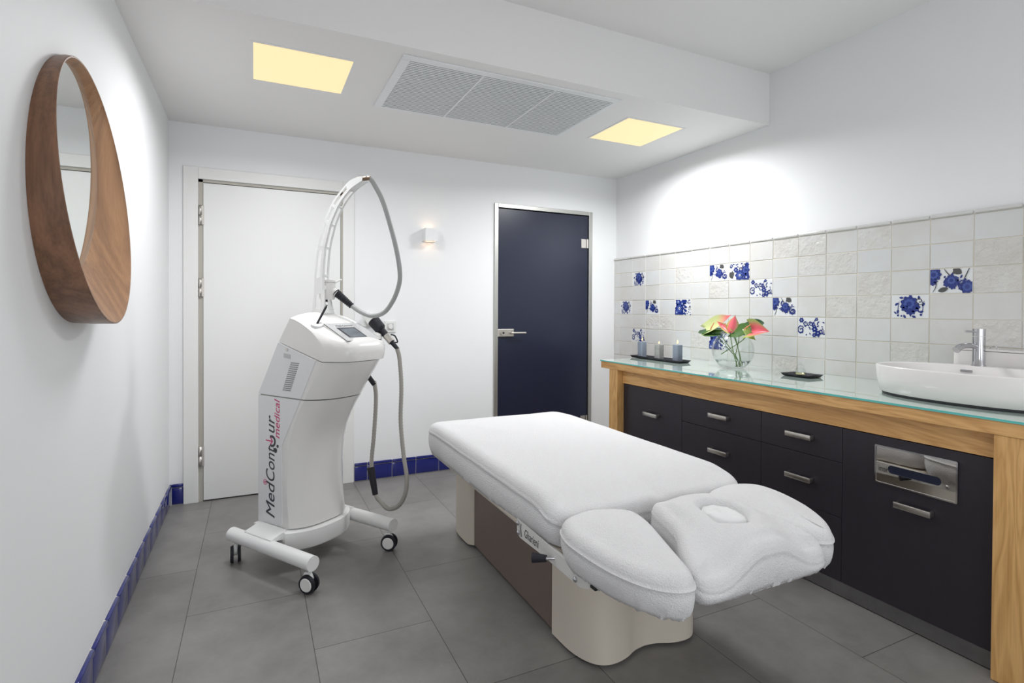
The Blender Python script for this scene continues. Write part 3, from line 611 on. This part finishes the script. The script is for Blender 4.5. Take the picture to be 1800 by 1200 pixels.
# frame tray under the mattress, sloping in below
fo = rrect(1.405,2.275,-2.60,-1.13,.05,6); fi = rrect(1.50,2.18,-2.52,-1.20,.05,6)
b = B(); loft(b, [[Vector((x,y,.425)) for x,y in fi],[Vector((x,y,.470)) for x,y in fo],[Vector((x,y,.492)) for x,y in fo]]); obj('frame', b, 'couch_cream', tb)
def offs(pts, d):
    n = len(pts); out = []
    for i in range(n):
        p = Vector(pts[i-1]); q = Vector(pts[(i+1)%n]); t_ = (q-p).normalized(); out.append((pts[i][0]+t_.y*d, pts[i][1]-t_.x*d))
    return out
def resample(pts, n):
    P = [Vector(p) for p in pts]; P.append(P[0]); Ls = [(P[i+1]-P[i]).length for i in range(len(P)-1)]; T = sum(Ls); out = []; i = 0; acc = 0
    for k in range(n):
        s_ = T*k/n
        while acc+Ls[i] < s_: acc += Ls[i]; i += 1
        q = P[i].lerp(P[i+1], (s_-acc)/Ls[i]); out.append((q.x,q.y))
    return out
def smooth_loop(ctrl, n):   # closed catmull
    P = [Vector((*p,0)) for p in ctrl]; m = len(P); out = []
    for i in range(m):
        a,b_,c,d = P[i-1],P[i],P[(i+1)%m],P[(i+2)%m]
        for j in range(12):
            t_ = j/12; q = .5*((2*b_)+(c-a)*t_+(2*a-5*b_+4*c-d)*t_*t_+(3*b_-a-3*c+d)*t_**3); out.append((q.x,q.y))
    return resample(out, n)
def ccw(pts):
    a = sum(pts[i-1][0]*pts[i][1]-pts[i][0]*pts[i-1][1] for i in range(len(pts))); return pts if a > 0 else list(reversed(pts))
def cushion(bm, pts, zb, ztf, r=.04, dome=.015, pucker=.003, seam=.003, hole=None, fine=10, under=True, bulge=.006, seed=0, taper=.008):
    pts = ccw(pts); n = len(pts); cx = sum(p[0] for p in pts)/n; cy = sum(p[1] for p in pts)/n; rings = []
    def zz(x,y): return ztf(x,y)
    zbf = zb if callable(zb) else (lambda x,y: zb)
    if under: rings.append([Vector((cx+(x-cx)*.5,cy+(y-cy)*.5,zbf(x,y)+.004)) for x,y in pts])
    o = offs(pts,-.016-taper); rings.append([Vector((x,y,zbf(x,y)+.002)) for x,y in o])
    def pk(i): return mnoise.noise(Vector((pts[i][0]*70,pts[i][1]*70,seed)))
    o = offs(pts,-.004-taper); rings.append([Vector((x,y,zbf(x,y)+pucker*pk(i))) for i,(x,y) in enumerate(o)])
    rows = 7
    for k in range(1,rows+1):
        t_ = k/rows; d = bulge*math.sin(PI*t_)-taper*(1-t_)**1.3
        rg = []
        for i,(x,y) in enumerate(pts):
            w = pucker*1.2*pk(i)*max(0,1-t_*1.8)
            q = offs([pts[i-1],pts[i],pts[(i+1)%n]],d+w)[1]
            zt = zz(x,y)-r; z_ = zbf(x,y); rg.append(Vector((q[0],q[1],z_+.006+(zt-z_-.006)*t_)))
        rings.append(rg)
    # seam ridge where side meets the top
    q = offs(pts, seam+.001); rings.append([Vector((q[i][0],q[i][1],zz(*pts[i])-r+.006)) for i in range(n)])
    q = offs(pts, -.001); rings.append([Vector((q[i][0],q[i][1],zz(*pts[i])-r+.011)) for i in range(n)])
    for k in range(1,fine):
        a = PI/2*k/fine; ra = r-.008; q = offs(pts, -ra*(1-math.cos(a))*1.0-.001)
        rings.append([Vector((q[i][0],q[i][1],zz(*pts[i])-r+.011+(ra)*math.sin(a)*.93)) for i in range(n)])
    base = [v.copy() for v in rings[-1]]; edge_off = [base[i].z-zz(base[i].x,base[i].y) for i in range(n)]
    K = 16 if hole is None else 14
    for k in range(1,K+(0 if hole is None else 1)):
        t_ = k/K; rg = []
        for i in range(n):
            if hole is None: p2 = Vector((cx,cy,0)); te = t_**.9*.98
            else:
                a = math.atan2((base[i].y-hole[1])/hole[3],(base[i].x-hole[0])/hole[2]); p2 = Vector((hole[0]+hole[2]*math.cos(a),hole[1]+hole[3]*math.sin(a),0)); te = t_
            x = base[i].x+(p2.x-base[i].x)*te; y = base[i].y+(p2.y-base[i].y)*te
            z = zz(x,y)+edge_off[i]*(1-sstep(0,.35,te))+dome*(sstep(0,.8,te))
            if hole is not None and te > .75: z -= .030*((te-.75)/.25)**2.5
            rg.append(Vector((x,y,z)))
        rings.append(rg)
    loft(bm, rings, True, True, hole is None)
    return rings[-1]
mo = resample(rrect(1.388,2.262,-2.600,-1.115,.075,10), 300)
def mz(x,y):
    z = .655-.034*sstep(-2.42,-2.62,y)-.010*sstep(-1.35,-1.1,y)
    z -= .010*math.exp(-((x-CXc)/.03)**2)*sstep(-2.40,-2.60,y)
    return z+.002*mnoise.noise(Vector((x*5,y*5,1)))
b = B(); cushion(b, mo, lambda x,y: .480+.020*sstep(-1.9,-2.5,y), mz, r=.055, dome=.016, pucker=.004); obj('mattress', b, 'terry', tb, smooth=True, sharp=80)
wl = [(1.376,-2.665),(1.400,-2.612),(1.445,-2.586),(1.53,-2.578),(1.62,-2.592),(1.672,-2.640),(1.668,-2.73),(1.630,-2.85),(1.590,-2.96),(1.556,-3.035),(1.520,-3.068),(1.470,-3.050),(1.420,-2.98),(1.385,-2.86),(1.368,-2.73)]
def wz(x,y): xx = x if x < CXc else 2*CXc-x; return .600+.012*sstep(-2.95,-2.62,y)+.006*math.exp(-((xx-1.52)/.07)**2)+.0015*mnoise.noise(Vector((x*7,y*7,4)))
wr = [(1.376,-2.665),(1.400,-2.612),(1.445,-2.586),(1.53,-2.578),(1.62,-2.592),(1.672,-2.640),(1.668,-2.73),(1.640,-2.85),(1.612,-2.95),(1.590,-3.010),(1.556,-3.035),(1.510,-3.008),(1.445,-2.94),(1.395,-2.85),(1.372,-2.75)]
for sgn in (0,1):
    pts = smooth_loop([(x if not sgn else 2*CXc-x, y) for x,y in (wr if sgn else wl)], 170)
    b = B(); cushion(b, pts, .478, wz, r=.046, dome=.012, pucker=.007, seed=sgn*5, taper=.016, seam=.0035); obj('armrest_cushion', b, 'terry', tb, smooth=True, sharp=80)
hh = [(CXc-.0,-2.632),(1.755,-2.650),(1.700,-2.700),(1.678,-2.775),(1.655,-2.86),(1.616,-2.92),(1.586,-2.98),(1.584,-3.022),(1.618,-3.047),(1.71,-3.050),(CXc,-3.048)]
hp_ = hh+[(2*CXc-x,y) for x,y in reversed(hh[1:-1])]
def hz_(x,y):
    e = abs(x-CXc); f = sstep(-3.0,-3.06,y); f2 = sstep(-2.84,-3.05,y)
    z = .640+.018*math.exp(-((y+2.80)/.12)**2)*sstep(.20,.10,e)
    z -= f*.016+f2*.062*sstep(.03,.19,e); z -= .02*sstep(-2.70,-2.62,y)
    z -= .012*sstep(.10,.22,e)*(1-f2)
    return z+.0015*mnoise.noise(Vector((x*8,y*8,9)))
b = B(); last = cushion(b, smooth_loop(hp_, 200), .487, hz_, r=.040, dome=.006, pucker=.004, seam=.002, taper=.008, hole=(CXc+.005,-2.865,.060,.078))
fc = obj('face_cushion', b, 'terry', tb, smooth=True, sharp=80)
b = B(); rings = []
for k in range(12):
    t_ = k/11; rg = []
    for i in range(64):
        a = 2*PI*i/64; rr = 1-t_*.97; x = CXc+.005+.060*rr*math.cos(a); y = -2.865+.078*rr*math.sin(a)
        z = .630+.026*math.sqrt(max(0,1-rr*rr))**.8+.004*math.sin(x*150+y*60+2*math.sin(y*60))*(1-rr)+.003*mnoise.noise(Vector((x*60,y*40,2)))
        rg.append(Vector((x,y,z)))
    rings.append(rg)
loft(b, rings, True, False, True); obj('face_hole_cloth', b, 'jersey', tb, smooth=True, sharp=80)
b = B(); prism(b, rrect(1.63,2.05,-3.02,-2.60,.04), .474, .486); obj('headrest_board', b, 'couch_steel', tb)
# headrest rail with hinge, bolts, lever
rl = [(-2.290,.500),(-2.290,.446),(-2.315,.434),(-2.48,.440),(-2.73,.440),(-2.77,.454),(-2.77,.480),(-2.73,.486),(-2.60,.492)]
for xs,nm in ((1.397,'headrest_rail'),(2.273,'headrest_rail')):
    b = B(); prism(b, rl, xs, xs+.010, f=lambda a,c,d:(d,a,c)); r_ = obj(nm, b, 'couch_steel', tb, bev=.001)
    side = -1 if xs < 2 else 1; xe = xs if side < 0 else xs+.010
    for (yy,z_) in ((-2.302,.486),(-2.308,.452),(-2.705,.455)):
        b = B(); lathe(b,[(.009,0),(.009,side*.004),(.005,side*.008),(.001,side*.009)],(xe,yy,z_),n=20,ax=0); obj('bolt_head', b, 'chrome', r_, smooth=True)
    b = B(); tube(b,[(xe+side*.001,-2.326,.490),(xe+side*.002,-2.324,.468),(xe+side*.002,-2.332,.444)],.0022,n=6); obj('hinge_groove', b, 'seam', r_)
b = B(); cyl(b,(1.370,-2.555,.462),(1.400,-2.570,.464),.006); kb = obj('lever_pin', b, 'chrome', tb, smooth=True)
b = B(); cyl(b,(1.340,-2.525,.458),(1.376,-2.557,.462),.0165,.011); obj('knob', b, 'blackrub', kb, smooth=True)
b = B(); cyl(b,(2.310,-2.555,.462),(2.281,-2.570,.464),.006); kb = obj('lever_pin', b, 'chrome', tb, smooth=True)
b = B(); cyl(b,(2.340,-2.525,.458),(2.304,-2.557,.462),.0165,.011); obj('knob', b, 'blackrub', kb, smooth=True)
b = B(); box(b,1.42,1.47,-2.775,-2.74,.446,.468); obj('support_bar', b, 'black', tb)
# ------------------------------------------------------------------ text helper
def text_mesh(name, body, size, xs, shear, m, parent, matrix, extr=.0004, align='LEFT', bold=0.0):
    cu_ = bpy.data.curves.new(name,'FONT'); cu_.body = body; cu_.size = size; cu_.shear = shear; cu_.extrude = extr; cu_.align_x = align; cu_.offset = bold; cu_.resolution_u = 6
    to = bpy.data.objects.new(name+'_src', cu_); COL.objects.link(to); dg = bpy.context.evaluated_depsgraph_get(); dg.update()
    me = bpy.data.meshes.new_from_object(to.evaluated_get(dg)); bpy.data.objects.remove(to); bpy.data.curves.remove(cu_)
    me.transform(Matrix.Diagonal((xs,1,1,1))); me.transform(matrix)
    me.name = name; me.materials.clear(); me.materials.append(M[m]); o = bpy.data.objects.new(name, me); COL.objects.link(o); o.parent = parent; return o
def basis(o, ex, ey, ez): return Matrix(((ex[0],ey[0],ez[0],o[0]),(ex[1],ey[1],ez[1],o[1]),(ex[2],ey[2],ez[2],o[2]),(0,0,0,1)))
rail0 = [c for c in tb.children if c.name.startswith('headrest_rail')][0]
iv = world_mat(tb).inverted()
text_mesh('brand_lettering', 'Gharieni', .044, .72, .1, 'ink', rail0, iv @ basis((1.3968,-2.352,.452),(0,-1,0),(0,0,1),(-1,0,0)), .0004)
rail1 = [c for c in tb.children if c.name.startswith('headrest_rail')][1]
text_mesh('brand_lettering', 'Gharieni', .044, .72, .1, 'ink', rail1, iv @ basis((2.2832,-2.500,.452),(0,1,0),(0,0,1),(1,0,0)), .0004)
# ------------------------------------------------------------------ medical machine (local frame: u right, v forward, w up)
DA = math.atan2(.5501,.8351)
dv = thing('medical_machine', 'tall white body contouring machine on castors with curved hose arm', 'medical machine', (.785,-1.15,0), DA)
FL = lambda u,v,w: Vector((u,-v,w))     # local frame: forward v is -y
U0, UH = .012, .176
def dsec(prof, bulge, nb=21, rise=0.0, ur=1.0, pw=3.2):
    # prof: list of (v,w,kind) kind 1 = bulging front, 2 = bulging top
    slices = []
    for i in range(nb):
        s = -math.cos(PI*i/(nb-1)); s = math.copysign(abs(s)**.85, s); u = U0+UH*s*ur; k = 1-abs(s)**pw; kt = 1-abs(s)**2.4
        ring = []
        for (v,w,kf,kt_) in prof: ring.append(FL(u, v+bulge*kf*k, w+rise*kt_*kt))
        slices.append(ring)
    return slices
# lower body
edge = [(.014,.200),(.004,.27),(-.003,.335),(-.005,.41),(-.004,.476),(.003,.55),(.014,.62),(.032,.68),(.057,.737),(.090,.795),(.125,.8435)]
prof = [(-.233,.8435,0,0),(-.233,.19,0,0),(-.02,.192,.0,0)]+[(v,w,.78+.3*sstep(.6,.84,w),0) for v,w in edge]
b = B(); loft(b, dsec(prof,.085)); obj('lower_body', b, 'dev', dv, local=True, smooth=True, sharp=32)
edge2 = [(.128,.8485),(.160,.90),(.190,.950),(.222,1.000),(.243,1.0345)]
prof = [(-.073,1.118,0,0),(-.233,.8485,0,0)]+[(v,w,1.08+.35*sstep(.85,1.03,w),0) for v,w in edge2]
b = B(); loft(b, dsec(prof,.085)); obj('upper_body', b, 'dev', dv, local=True, smooth=True, sharp=32)
edge3 = [(.247,1.0385),(.256,1.06),(.260,1.081),(.257,1.102),(.247,1.121),(.232,1.136),(.212,1.150),(.185,1.171),(.160,1.186),(.128,1.203),(.097,1.217),(.055,1.232),(.017,1.240)]
prof = [(-.071,1.121,0,0)]+[(v,w,1.45 if w < 1.09 else 1.45*sstep(.10,.24,v), 1-sstep(.115,.20,v)) for v,w in edge3]
b = B(); loft(b, dsec(prof,.085,nb=33,rise=.030,pw=5)); cov = obj('head_cover', b, 'dev', dv, local=True, smooth=True, sharp=32)
b = B(); loft(b, [[FL(U0+(x-U0)*.985,v,w) for v,w in ((-.22,.2),(-.02,.2),(-.02,.6),(.10,.845),(.22,1.03),(-.06,1.11),(-.22,.845))] for x in (U0-UH,U0+UH)]); obj('inner_core', b, 'seam', dv, local=True)
# left side panels
US = U0-UH
for pts,nm in (([(-.232,.192),(-.039,.2),(-.039,.61),(.098,.842),(-.232,.842)],'side_panel'),([(-.232,.850),(.101,.850),(.210,1.042),(-.071,1.119)],'side_panel')):
    b = B(); prism(b, pts, US-.0035, US+.002, f=lambda a,c,d: FL(d,a,c)); obj(nm, b, 'dev_panel', dv, local=True, bev=.001)
panels = [c for c in dv.children if c.name.startswith('side_panel')]
# side vent grille, maker plate, lock
b = B()
for i in range(15):
    w = .882+i*.0098; v0 = -.035+.0045*i; prism(b, [(v0,w),(v0+.062,w+.0),(v0+.064,w+.005),(v0+.002,w+.005)], US-.0045, US-.003, f=lambda a,c,d: FL(d,a,c))
obj('grille', b, 'seam', panels[1], local=True)
b = B(); prism(b, [(-.025,1.045),(.027,1.040),(.027,1.062),(-.025,1.067)], US-.0048, US-.003, f=lambda a,c,d: FL(d,a,c)); obj('rating_plate', b, 'dev_grey', panels[1], local=True)
b = B(); cyl(b, FL(US-.007,.0,1.085), FL(US-.003,.0,1.085), .008); obj('lock', b, 'nickel', panels[1], local=True, smooth=True)
# lettering runs up the lower side panel
exu = FL(0,0,1); eyu = FL(0,-1,0); ezu = FL(-1,0,0)
def L_(name, body, v, w, size, m, xs=1.35, shear=.22, bold=.0): return text_mesh(name, body, size, xs, shear, m, panels[0], basis(FL(US-.0042,v,w), exu, eyu, ezu), .0004, bold=bold)
L_('lettering','Med',-.098,.225,.098,'ink',1.02,.25); L_('lettering','Cont',-.098,.405,.098,'ink',.88,.25); L_('lettering','ur',-.098,.652,.098,'ink',.98,.25)
L_('pink_lettering','medical',-.058,.635,.060,'pink',1.05,.25)
L_('registered_mark','®',-.158,.388,.040,'pink',1.0,0)
b = B()
def rg(cv,cw,r0,r1,a0,a1,n=28):
    pts = [(cv+r1*math.cos(a0+(a1-a0)*i/n),cw+r1*math.sin(a0+(a1-a0)*i/n)) for i in range(n+1)]+[(cv+r0*math.cos(a0+(a1-a0)*i/n),cw+r0*math.sin(a0+(a1-a0)*i/n)) for i in range(n,-1,-1)]
    for i in range(n):
        q = [pts[i],pts[i+1],pts[2*n-i],pts[2*n+1-i]]; prism(b, q, US-.0046, US-.0038, f=lambda a,c,d: FL(d,a,c))
rg(-.118,.618,.018,.030,-2.2,2.2)
for v,w,r in ((-.090,.575,.013),(-.073,.598,.008)): rg(v,w,0.0005,r,0,2*PI,16)
obj('logo_ring', b, 'ink', panels[0], local=True)
b = B()
for pts in ([(-.165,.615),(-.165,.621),(-.118,.621),(-.118,.615)],[(-.135,.600),(-.130,.597),(-.110,.616),(-.113,.621)],[(-.135,.637),(-.130,.640),(-.110,.620),(-.113,.616)]): prism(b, pts, US-.0052, US-.0044, f=lambda a,c,d: FL(d,a,c))
obj('logo_arrow', b, 'pink', panels[0], local=True)
# fascia with screen on the sloping top
def top_pt(u,v,h=0): return FL(u, v+.43*(h+.004), 1.204+(.19-v)*.478+.9*(h+.004))
def quad_plate(name, u0,u1,v0,v1,h0,h1,m,parent):
    b = B(); q = [(u0,v0),(u1,v0),(u1,v1),(u0,v1)]; a = [b.verts.new(top_pt(u,v,h0)) for u,v in q]; c = [b.verts.new(top_pt(u,v,h1)) for u,v in q]
    b.faces.new(a); b.faces.new(list(reversed(c)))
    for i in range(4): b.faces.new((a[i],a[(i+1)%4],c[(i+1)%4],c[i]))
    return obj(name, b, m, parent, local=True)
fa = quad_plate('control_fascia', -.100,.118,.185,.347,-.02,.0045,'dev_grey',dv)
quad_plate('fascia_bezel', -.104,.122,.180,.350,-.021,.0012,'dev',fa); quad_plate('fascia_outline', -.1015,.1205,.1830,.3478,.0008,.0038,'dark_seam',fa)
quad_plate('screen_bezel', -.062,.052,.226,.318,.004,.0054,'ink',fa); quad_plate('touch_screen', -.052,.042,.236,.316,.0052,.0062,'screen',fa)
ez_t = (FL(0,.43,.9)).normalized(); ey_t = (top_pt(0,.2)-top_pt(0,.3)).normalized()
text_mesh('screen_lettering','Med Contour',.019,1.0,0,'ink',fa, basis(top_pt(-.050,.214,.0050), FL(1,0,0), ey_t, ez_t), .0002)
text_mesh('cover_lettering','®ight',.013,1.0,0,'dev_grey',cov, basis(FL(-.02,.100,1.2635), FL(1,0,0), FL(0,-1,.4).normalized(), FL(0,.4,1).normalized()), .0003)
# pen in its dish
nd = FL(-.22,.40,.90).normalized(); pd = top_pt(-.122,.165,-.006)
b = B(); cyl(b, pd-nd*.012, pd, .030,.028, 32); cyl(b, pd, pd+nd*.0015, .028,.026, 32); dish = obj('pen_dish', b, 'dev_panel', dv, local=True, smooth=True)
b = B(); p0 = pd+nd*.001; cyl(b, p0, p0+FL(.052,.0,.080), .0050,.0058, 12); cyl(b, p0+FL(.052,.0,.080), p0+FL(.060,.0,.092), .0058,.002, 12); obj('stylus', b, 'blackrub', dish, local=True, smooth=True)
# base
b = B(); sk = []
for i in range(21):
    s = -math.cos(PI*i/20); s = math.copysign(abs(s)**.85,s); k = 1-abs(s)**2.6; u = U0+s*.205
    sk.append([FL(u,-.225,.105),FL(u,.015+.085*k,.100),FL(u,.022+.085*k,.112),FL(u,.020+.085*k,.186),FL(u,.010+.085*k,.192),FL(u,-.228,.192)])
loft(b, sk); obj('base_skirt', b, 'dev_white', dv, local=True, smooth=True, sharp=40)
for sgn in (-1,1):
    b = B(); x0_ = U0+sgn*.186; x1_ = sgn*.262
    pts = [(x0_,.200),(x1_,.176),(x1_,.168),(x0_,.150)]
    loft(b, [[FL(x,v,z) for x,z in pts] for v in (-.205,-.20,.0,.006)]); obj('foot_cover', b, 'dev_white', dv, local=True, bev=.003)
    u = .256*sgn
    b = B(); cyl(b, FL(u,-.315,.137), FL(u,.305,.137), .034, n=36); rt = obj('base_tube', b, 'dev_white', dv, local=True, smooth=True)
    for vv,ang in ((-.285,-.58 if sgn < 0 else .3),(.278,.22 if sgn < 0 else .42)):
        cb_ = Vector(FL(u,vv,0)); d = Vector((math.cos(ang),math.sin(ang),0)); s_ = Vector((-d.y,d.x,0))
        b = B(); cyl(b, cb_+Vector((0,0,.088)), cb_+Vector((0,0,.108)), .006, n=12); c_ = cb_+s_*.006
        loft(b, [[c_+d*a+s_*q+Vector((0,0,z)) for q,z in ((-.022,.040),(-.026,.070),(-.012,.092),(.014,.092),(.022,.070),(.020,.040))] for a in (-.009,.009)]); ca = obj('castor_fork', b, 'dev_white', dv, local=True)
        for q in (-1,1):
            w0 = cb_+d*(.010*q)+Vector((0,0,.0425)); b = B()
            cyl(b, w0, w0+d*.014*q, .0425, .0385, 32); wh = obj('castor_wheel', b, 'blackrub', ca, local=True, smooth=True)
            b = B(); cyl(b, w0+d*.0135*q, w0+d*.0165*q, .0315,.028, 28); obj('wheel_cap', b, 'dev', wh, local=True, smooth=True)
# hose arm: bent sheet with slots
arc_f = [(.075,1.262),(.062,1.353),(.059,1.43),(.060,1.493),(.068,1.565),(.079,1.62),(.097,1.671),(.116,1.72),(.139,1.76),(.160,1.79),(.185,1.821),(.215,1.848),(.246,1.871),(.290,1.893),(.340,1.911)]
arc_b = [(-.028,1.262),(-.010,1.342),(-.004,1.42),(.000,1.476),(.013,1.571),(.030,1.63),(.059,1.711),(.078,1.75),(.101,1.786),(.120,1.812),(.139,1.834),(.185,1.872),(.245,1.914),(.301,1.929),(.345,1.930)]
af = catmull([(v,w,0) for v,w in arc_f],6); ab = catmull([(v,w,0) for v,w in arc_b],6); NA = len(af)
def arm_pt(t_, s_): i = min(NA-1,max(0,t_*(NA-1))); k = int(i); f_ = i-k; k2 = min(NA-1,k+1); a = af[k].lerp(af[k2],f_); c = ab[k].lerp(ab[k2],f_); return a.lerp(c,s_)
b = B(); holes = []; NT = 70
outer = [tuple(arm_pt(i/NT,0)[:2]) for i in range(NT+1)]+[tuple(arm_pt(i/NT,1)[:2]) for i in range(NT,-1,-1)]
def hloop(t0,t1,s0,s1,n=8): return [tuple(arm_pt(t0+(t1-t0)*i/n,s0)[:2]) for i in range(n+1)]+[tuple(arm_pt(t1+(t0-t1)*i/n,s1)[:2]) for i in range(n+1)]
for t0,t1,s0,s1 in ((.02,.085,.25,.75),(.17,.31,.3,.75),(.34,.47,.35,.72),(.50,.64,.35,.72),(.67,.84,.35,.70)): holes.append(hloop(t0,t1,s0,s1))
UA = -.004
plate_holes(b, outer, holes, UA, UA+.003, lambda a,c,d: FL(d,a,c))
arm = obj('hose_arm', b, 'dev_white', dv, local=True)
# narrow slotted front face of the arm
b = B(); lw = [(.0,.034)]
def strip(bm, t0,t1,u0,u1,n=10):
    R1 = []
    for i in range(n+1):
        t_ = t0+(t1-t0)*i/n; p = arm_pt(t_,0); q = arm_pt(min(1,t_+.01),0)-arm_pt(max(0,t_-.01),0); nn = Vector((q.y,-q.x,0)).normalized()*.003
        fl_ = .022*max(0,(.10-t_)/.10)
        a = u0-(fl_ if u0 < .012 else 0); c = u1+(fl_ if u1 > .018 else 0)
        R1.append([FL(a,p.x,p.y),FL(c,p.x,p.y),FL(c,p.x+nn.x,p.y+nn.y),FL(a,p.x+nn.x,p.y+nn.y)])
    loft(bm, R1)
strip(b,0,1,-.004,.008,60); strip(b,0,1,.024,.036,60)
for t_ in (0,.10,.165,.32,.48,.655,.86): strip(b,t_,min(1,t_+(.018 if t_ < .8 else .14)),-.004,.036,4)
obj('arm_front', b, 'dev_white', arm, local=True)
b = B(); cyl(b, FL(.013,.298,1.925), FL(.024,.368,1.924), .012,.010,16); obj('hose_clip', b, 'brownclip', arm, local=True, smooth=True)
b = B(); tube(b, [FL(.010,.13,1.79),FL(.010,.18,1.845),FL(.010,.23,1.885),FL(.010,.27,1.905)], .006, n=10); obj('inner_hose', b, 'brownclip', arm, local=True, smooth=True)
# air hose and treatment head
H1 = [[0.02,0.345,1.930],[0.03,0.363,1.921],[0.04,0.380,1.893],[0.06,0.413,1.818],[0.08,0.443,1.707],[0.1,0.47,1.575],[0.12,0.474,1.464],[0.13,0.454,1.395],[0.14,0.406,1.325],[0.15,0.338,1.270],[0.14,0.268,1.252],[0.12,0.211,1.269],[0.1,0.153,1.306],[0.085,0.105,1.345]]
b = B(); tube(b, [FL(*p) for p in H1], .0115, n=14, k=8); obj('air_hose', b, 'hose', dv, local=True, smooth=True)
b = B(); P0 = FL(.068,.078,1.372); P1 = FL(.102,.158,1.302)
tube(b, [P0.lerp(P1,i/14) for i in range(15)], .017, n=18, k=3, rf=lambda t_,i: .0205-.006*t_+(.0012 if (i//2)%2 == 0 else -.0022)); obj('hose_boot', b, 'blackrub', dv, local=True, smooth=True, sharp=50)
b = B(); lathe(b,[(.001,-.052),(.034,-.050),(.040,-.040),(.041,.034),(.036,.040),(.042,.041),(.042,.052),(.030,.056),(.001,.057)], FL(.048,.035,1.385), n=32); hd_ = obj('treatment_head', b, 'dev', dv, local=True, smooth=True)
b = B(); cyl(b, FL(.052,.045,1.385), FL(.072,.085,1.368), .026,.019,20); obj('head_neck', b, 'dev', hd_, local=True, smooth=True)
b = B(); lathe(b,[(.001,-.010),(.016,-.009),(.018,.0)], FL(.048,.035,1.333), n=20); obj('head_nozzle', b, 'blackrub', hd_, local=True, smooth=True)
b = B(); tube(b,[FL(.062,.058,1.415),FL(.085,.078,1.435),FL(.098,.088,1.440)],.004,n=8); obj('head_lever', b, 'dev', hd_, local=True, smooth=True)
# second handpiece on the right side with corrugated hose
def hh_pts(P): return [FL(*p) for p in P]
hc = obj('handpiece_holder', (lambda b: (lathe(b,[(.001,-.035),(.055,-.035),(.075,-.02),(.080,0),(.075,.02),(.055,.03),(.001,.03)], FL(.165,.20,1.135), n=32), b)[1])(B()), 'dev', dv, local=True, smooth=True)
A0 = Vector((.215,.198,1.225)); A1 = Vector((.245,.335,1.085)); ax_ = A1-A0
pt = lambda t_: FL(*(A0+ax_*t_))
b = B(); cyl(b, pt(-.12), pt(.03), .034,.036,28); obj('handpiece_collar', b, 'glass', hc, local=True, smooth=True)
b = B(); cyl(b, pt(.0), pt(.30), .033,.030,28); cyl(b, pt(.30), pt(.36), .030,.020,28); cyl(b, pt(.35), pt(.56), .019,.018,24); hpz = obj('handpiece', b, 'blackrub', dv, local=True, smooth=True)
b = B(); cyl(b, pt(.55), pt(.80), .019,.019,24); obj('metal_sleeve', b, 'nickel', hpz, local=True, smooth=True)
b = B(); cyl(b, pt(.79), pt(1.06), .013,.010,20); obj('cable_boot', b, 'blackrub', hpz, local=True, smooth=True)
b = B(); tube(b,[pt(.60)+FL(.016,.01,.012),pt(.70)+FL(.026,.014,.018),pt(.86)+FL(.022,.010,.010),pt(.84)+FL(.006,.004,.004)],.004,n=8); obj('trigger_guard', b, 'blackrub', hpz, local=True, smooth=True)
H2 = [(.246,.338,1.080),(.25,.352,1.028),(.25,.366,.88),(.25,.362,.701),(.25,.383,.525),(.25,.405,.409),(.25,.393,.318),(.25,.346,.250),(.25,.275,.221),(.25,.220,.249),(.25,.180,.286),(.25,.150,.423),(.25,.170,.618),(.24,.193,.806),(.22,.200,.900)]
b = B(); tube(b, hh_pts(H2), .0115, n=12, k=22, rf=lambda t_,i: .0118 if i%2 else .0102); obj('corrugated_hose', b, 'hose2', dv, local=True, smooth=True, sharp=60)
b = B(); cyl(b, FL(.25,.144,.424), FL(.25,.180,.280), .021,.015,20); obj('hose_sleeve', b, 'blackrub', dv, local=True, smooth=True)
b = B(); cyl(b, FL(.220,.199,.885), FL(.178,.185,.945), .013,.013,16); obj('hose_port', b, 'blackrub', dv, local=True, smooth=True)
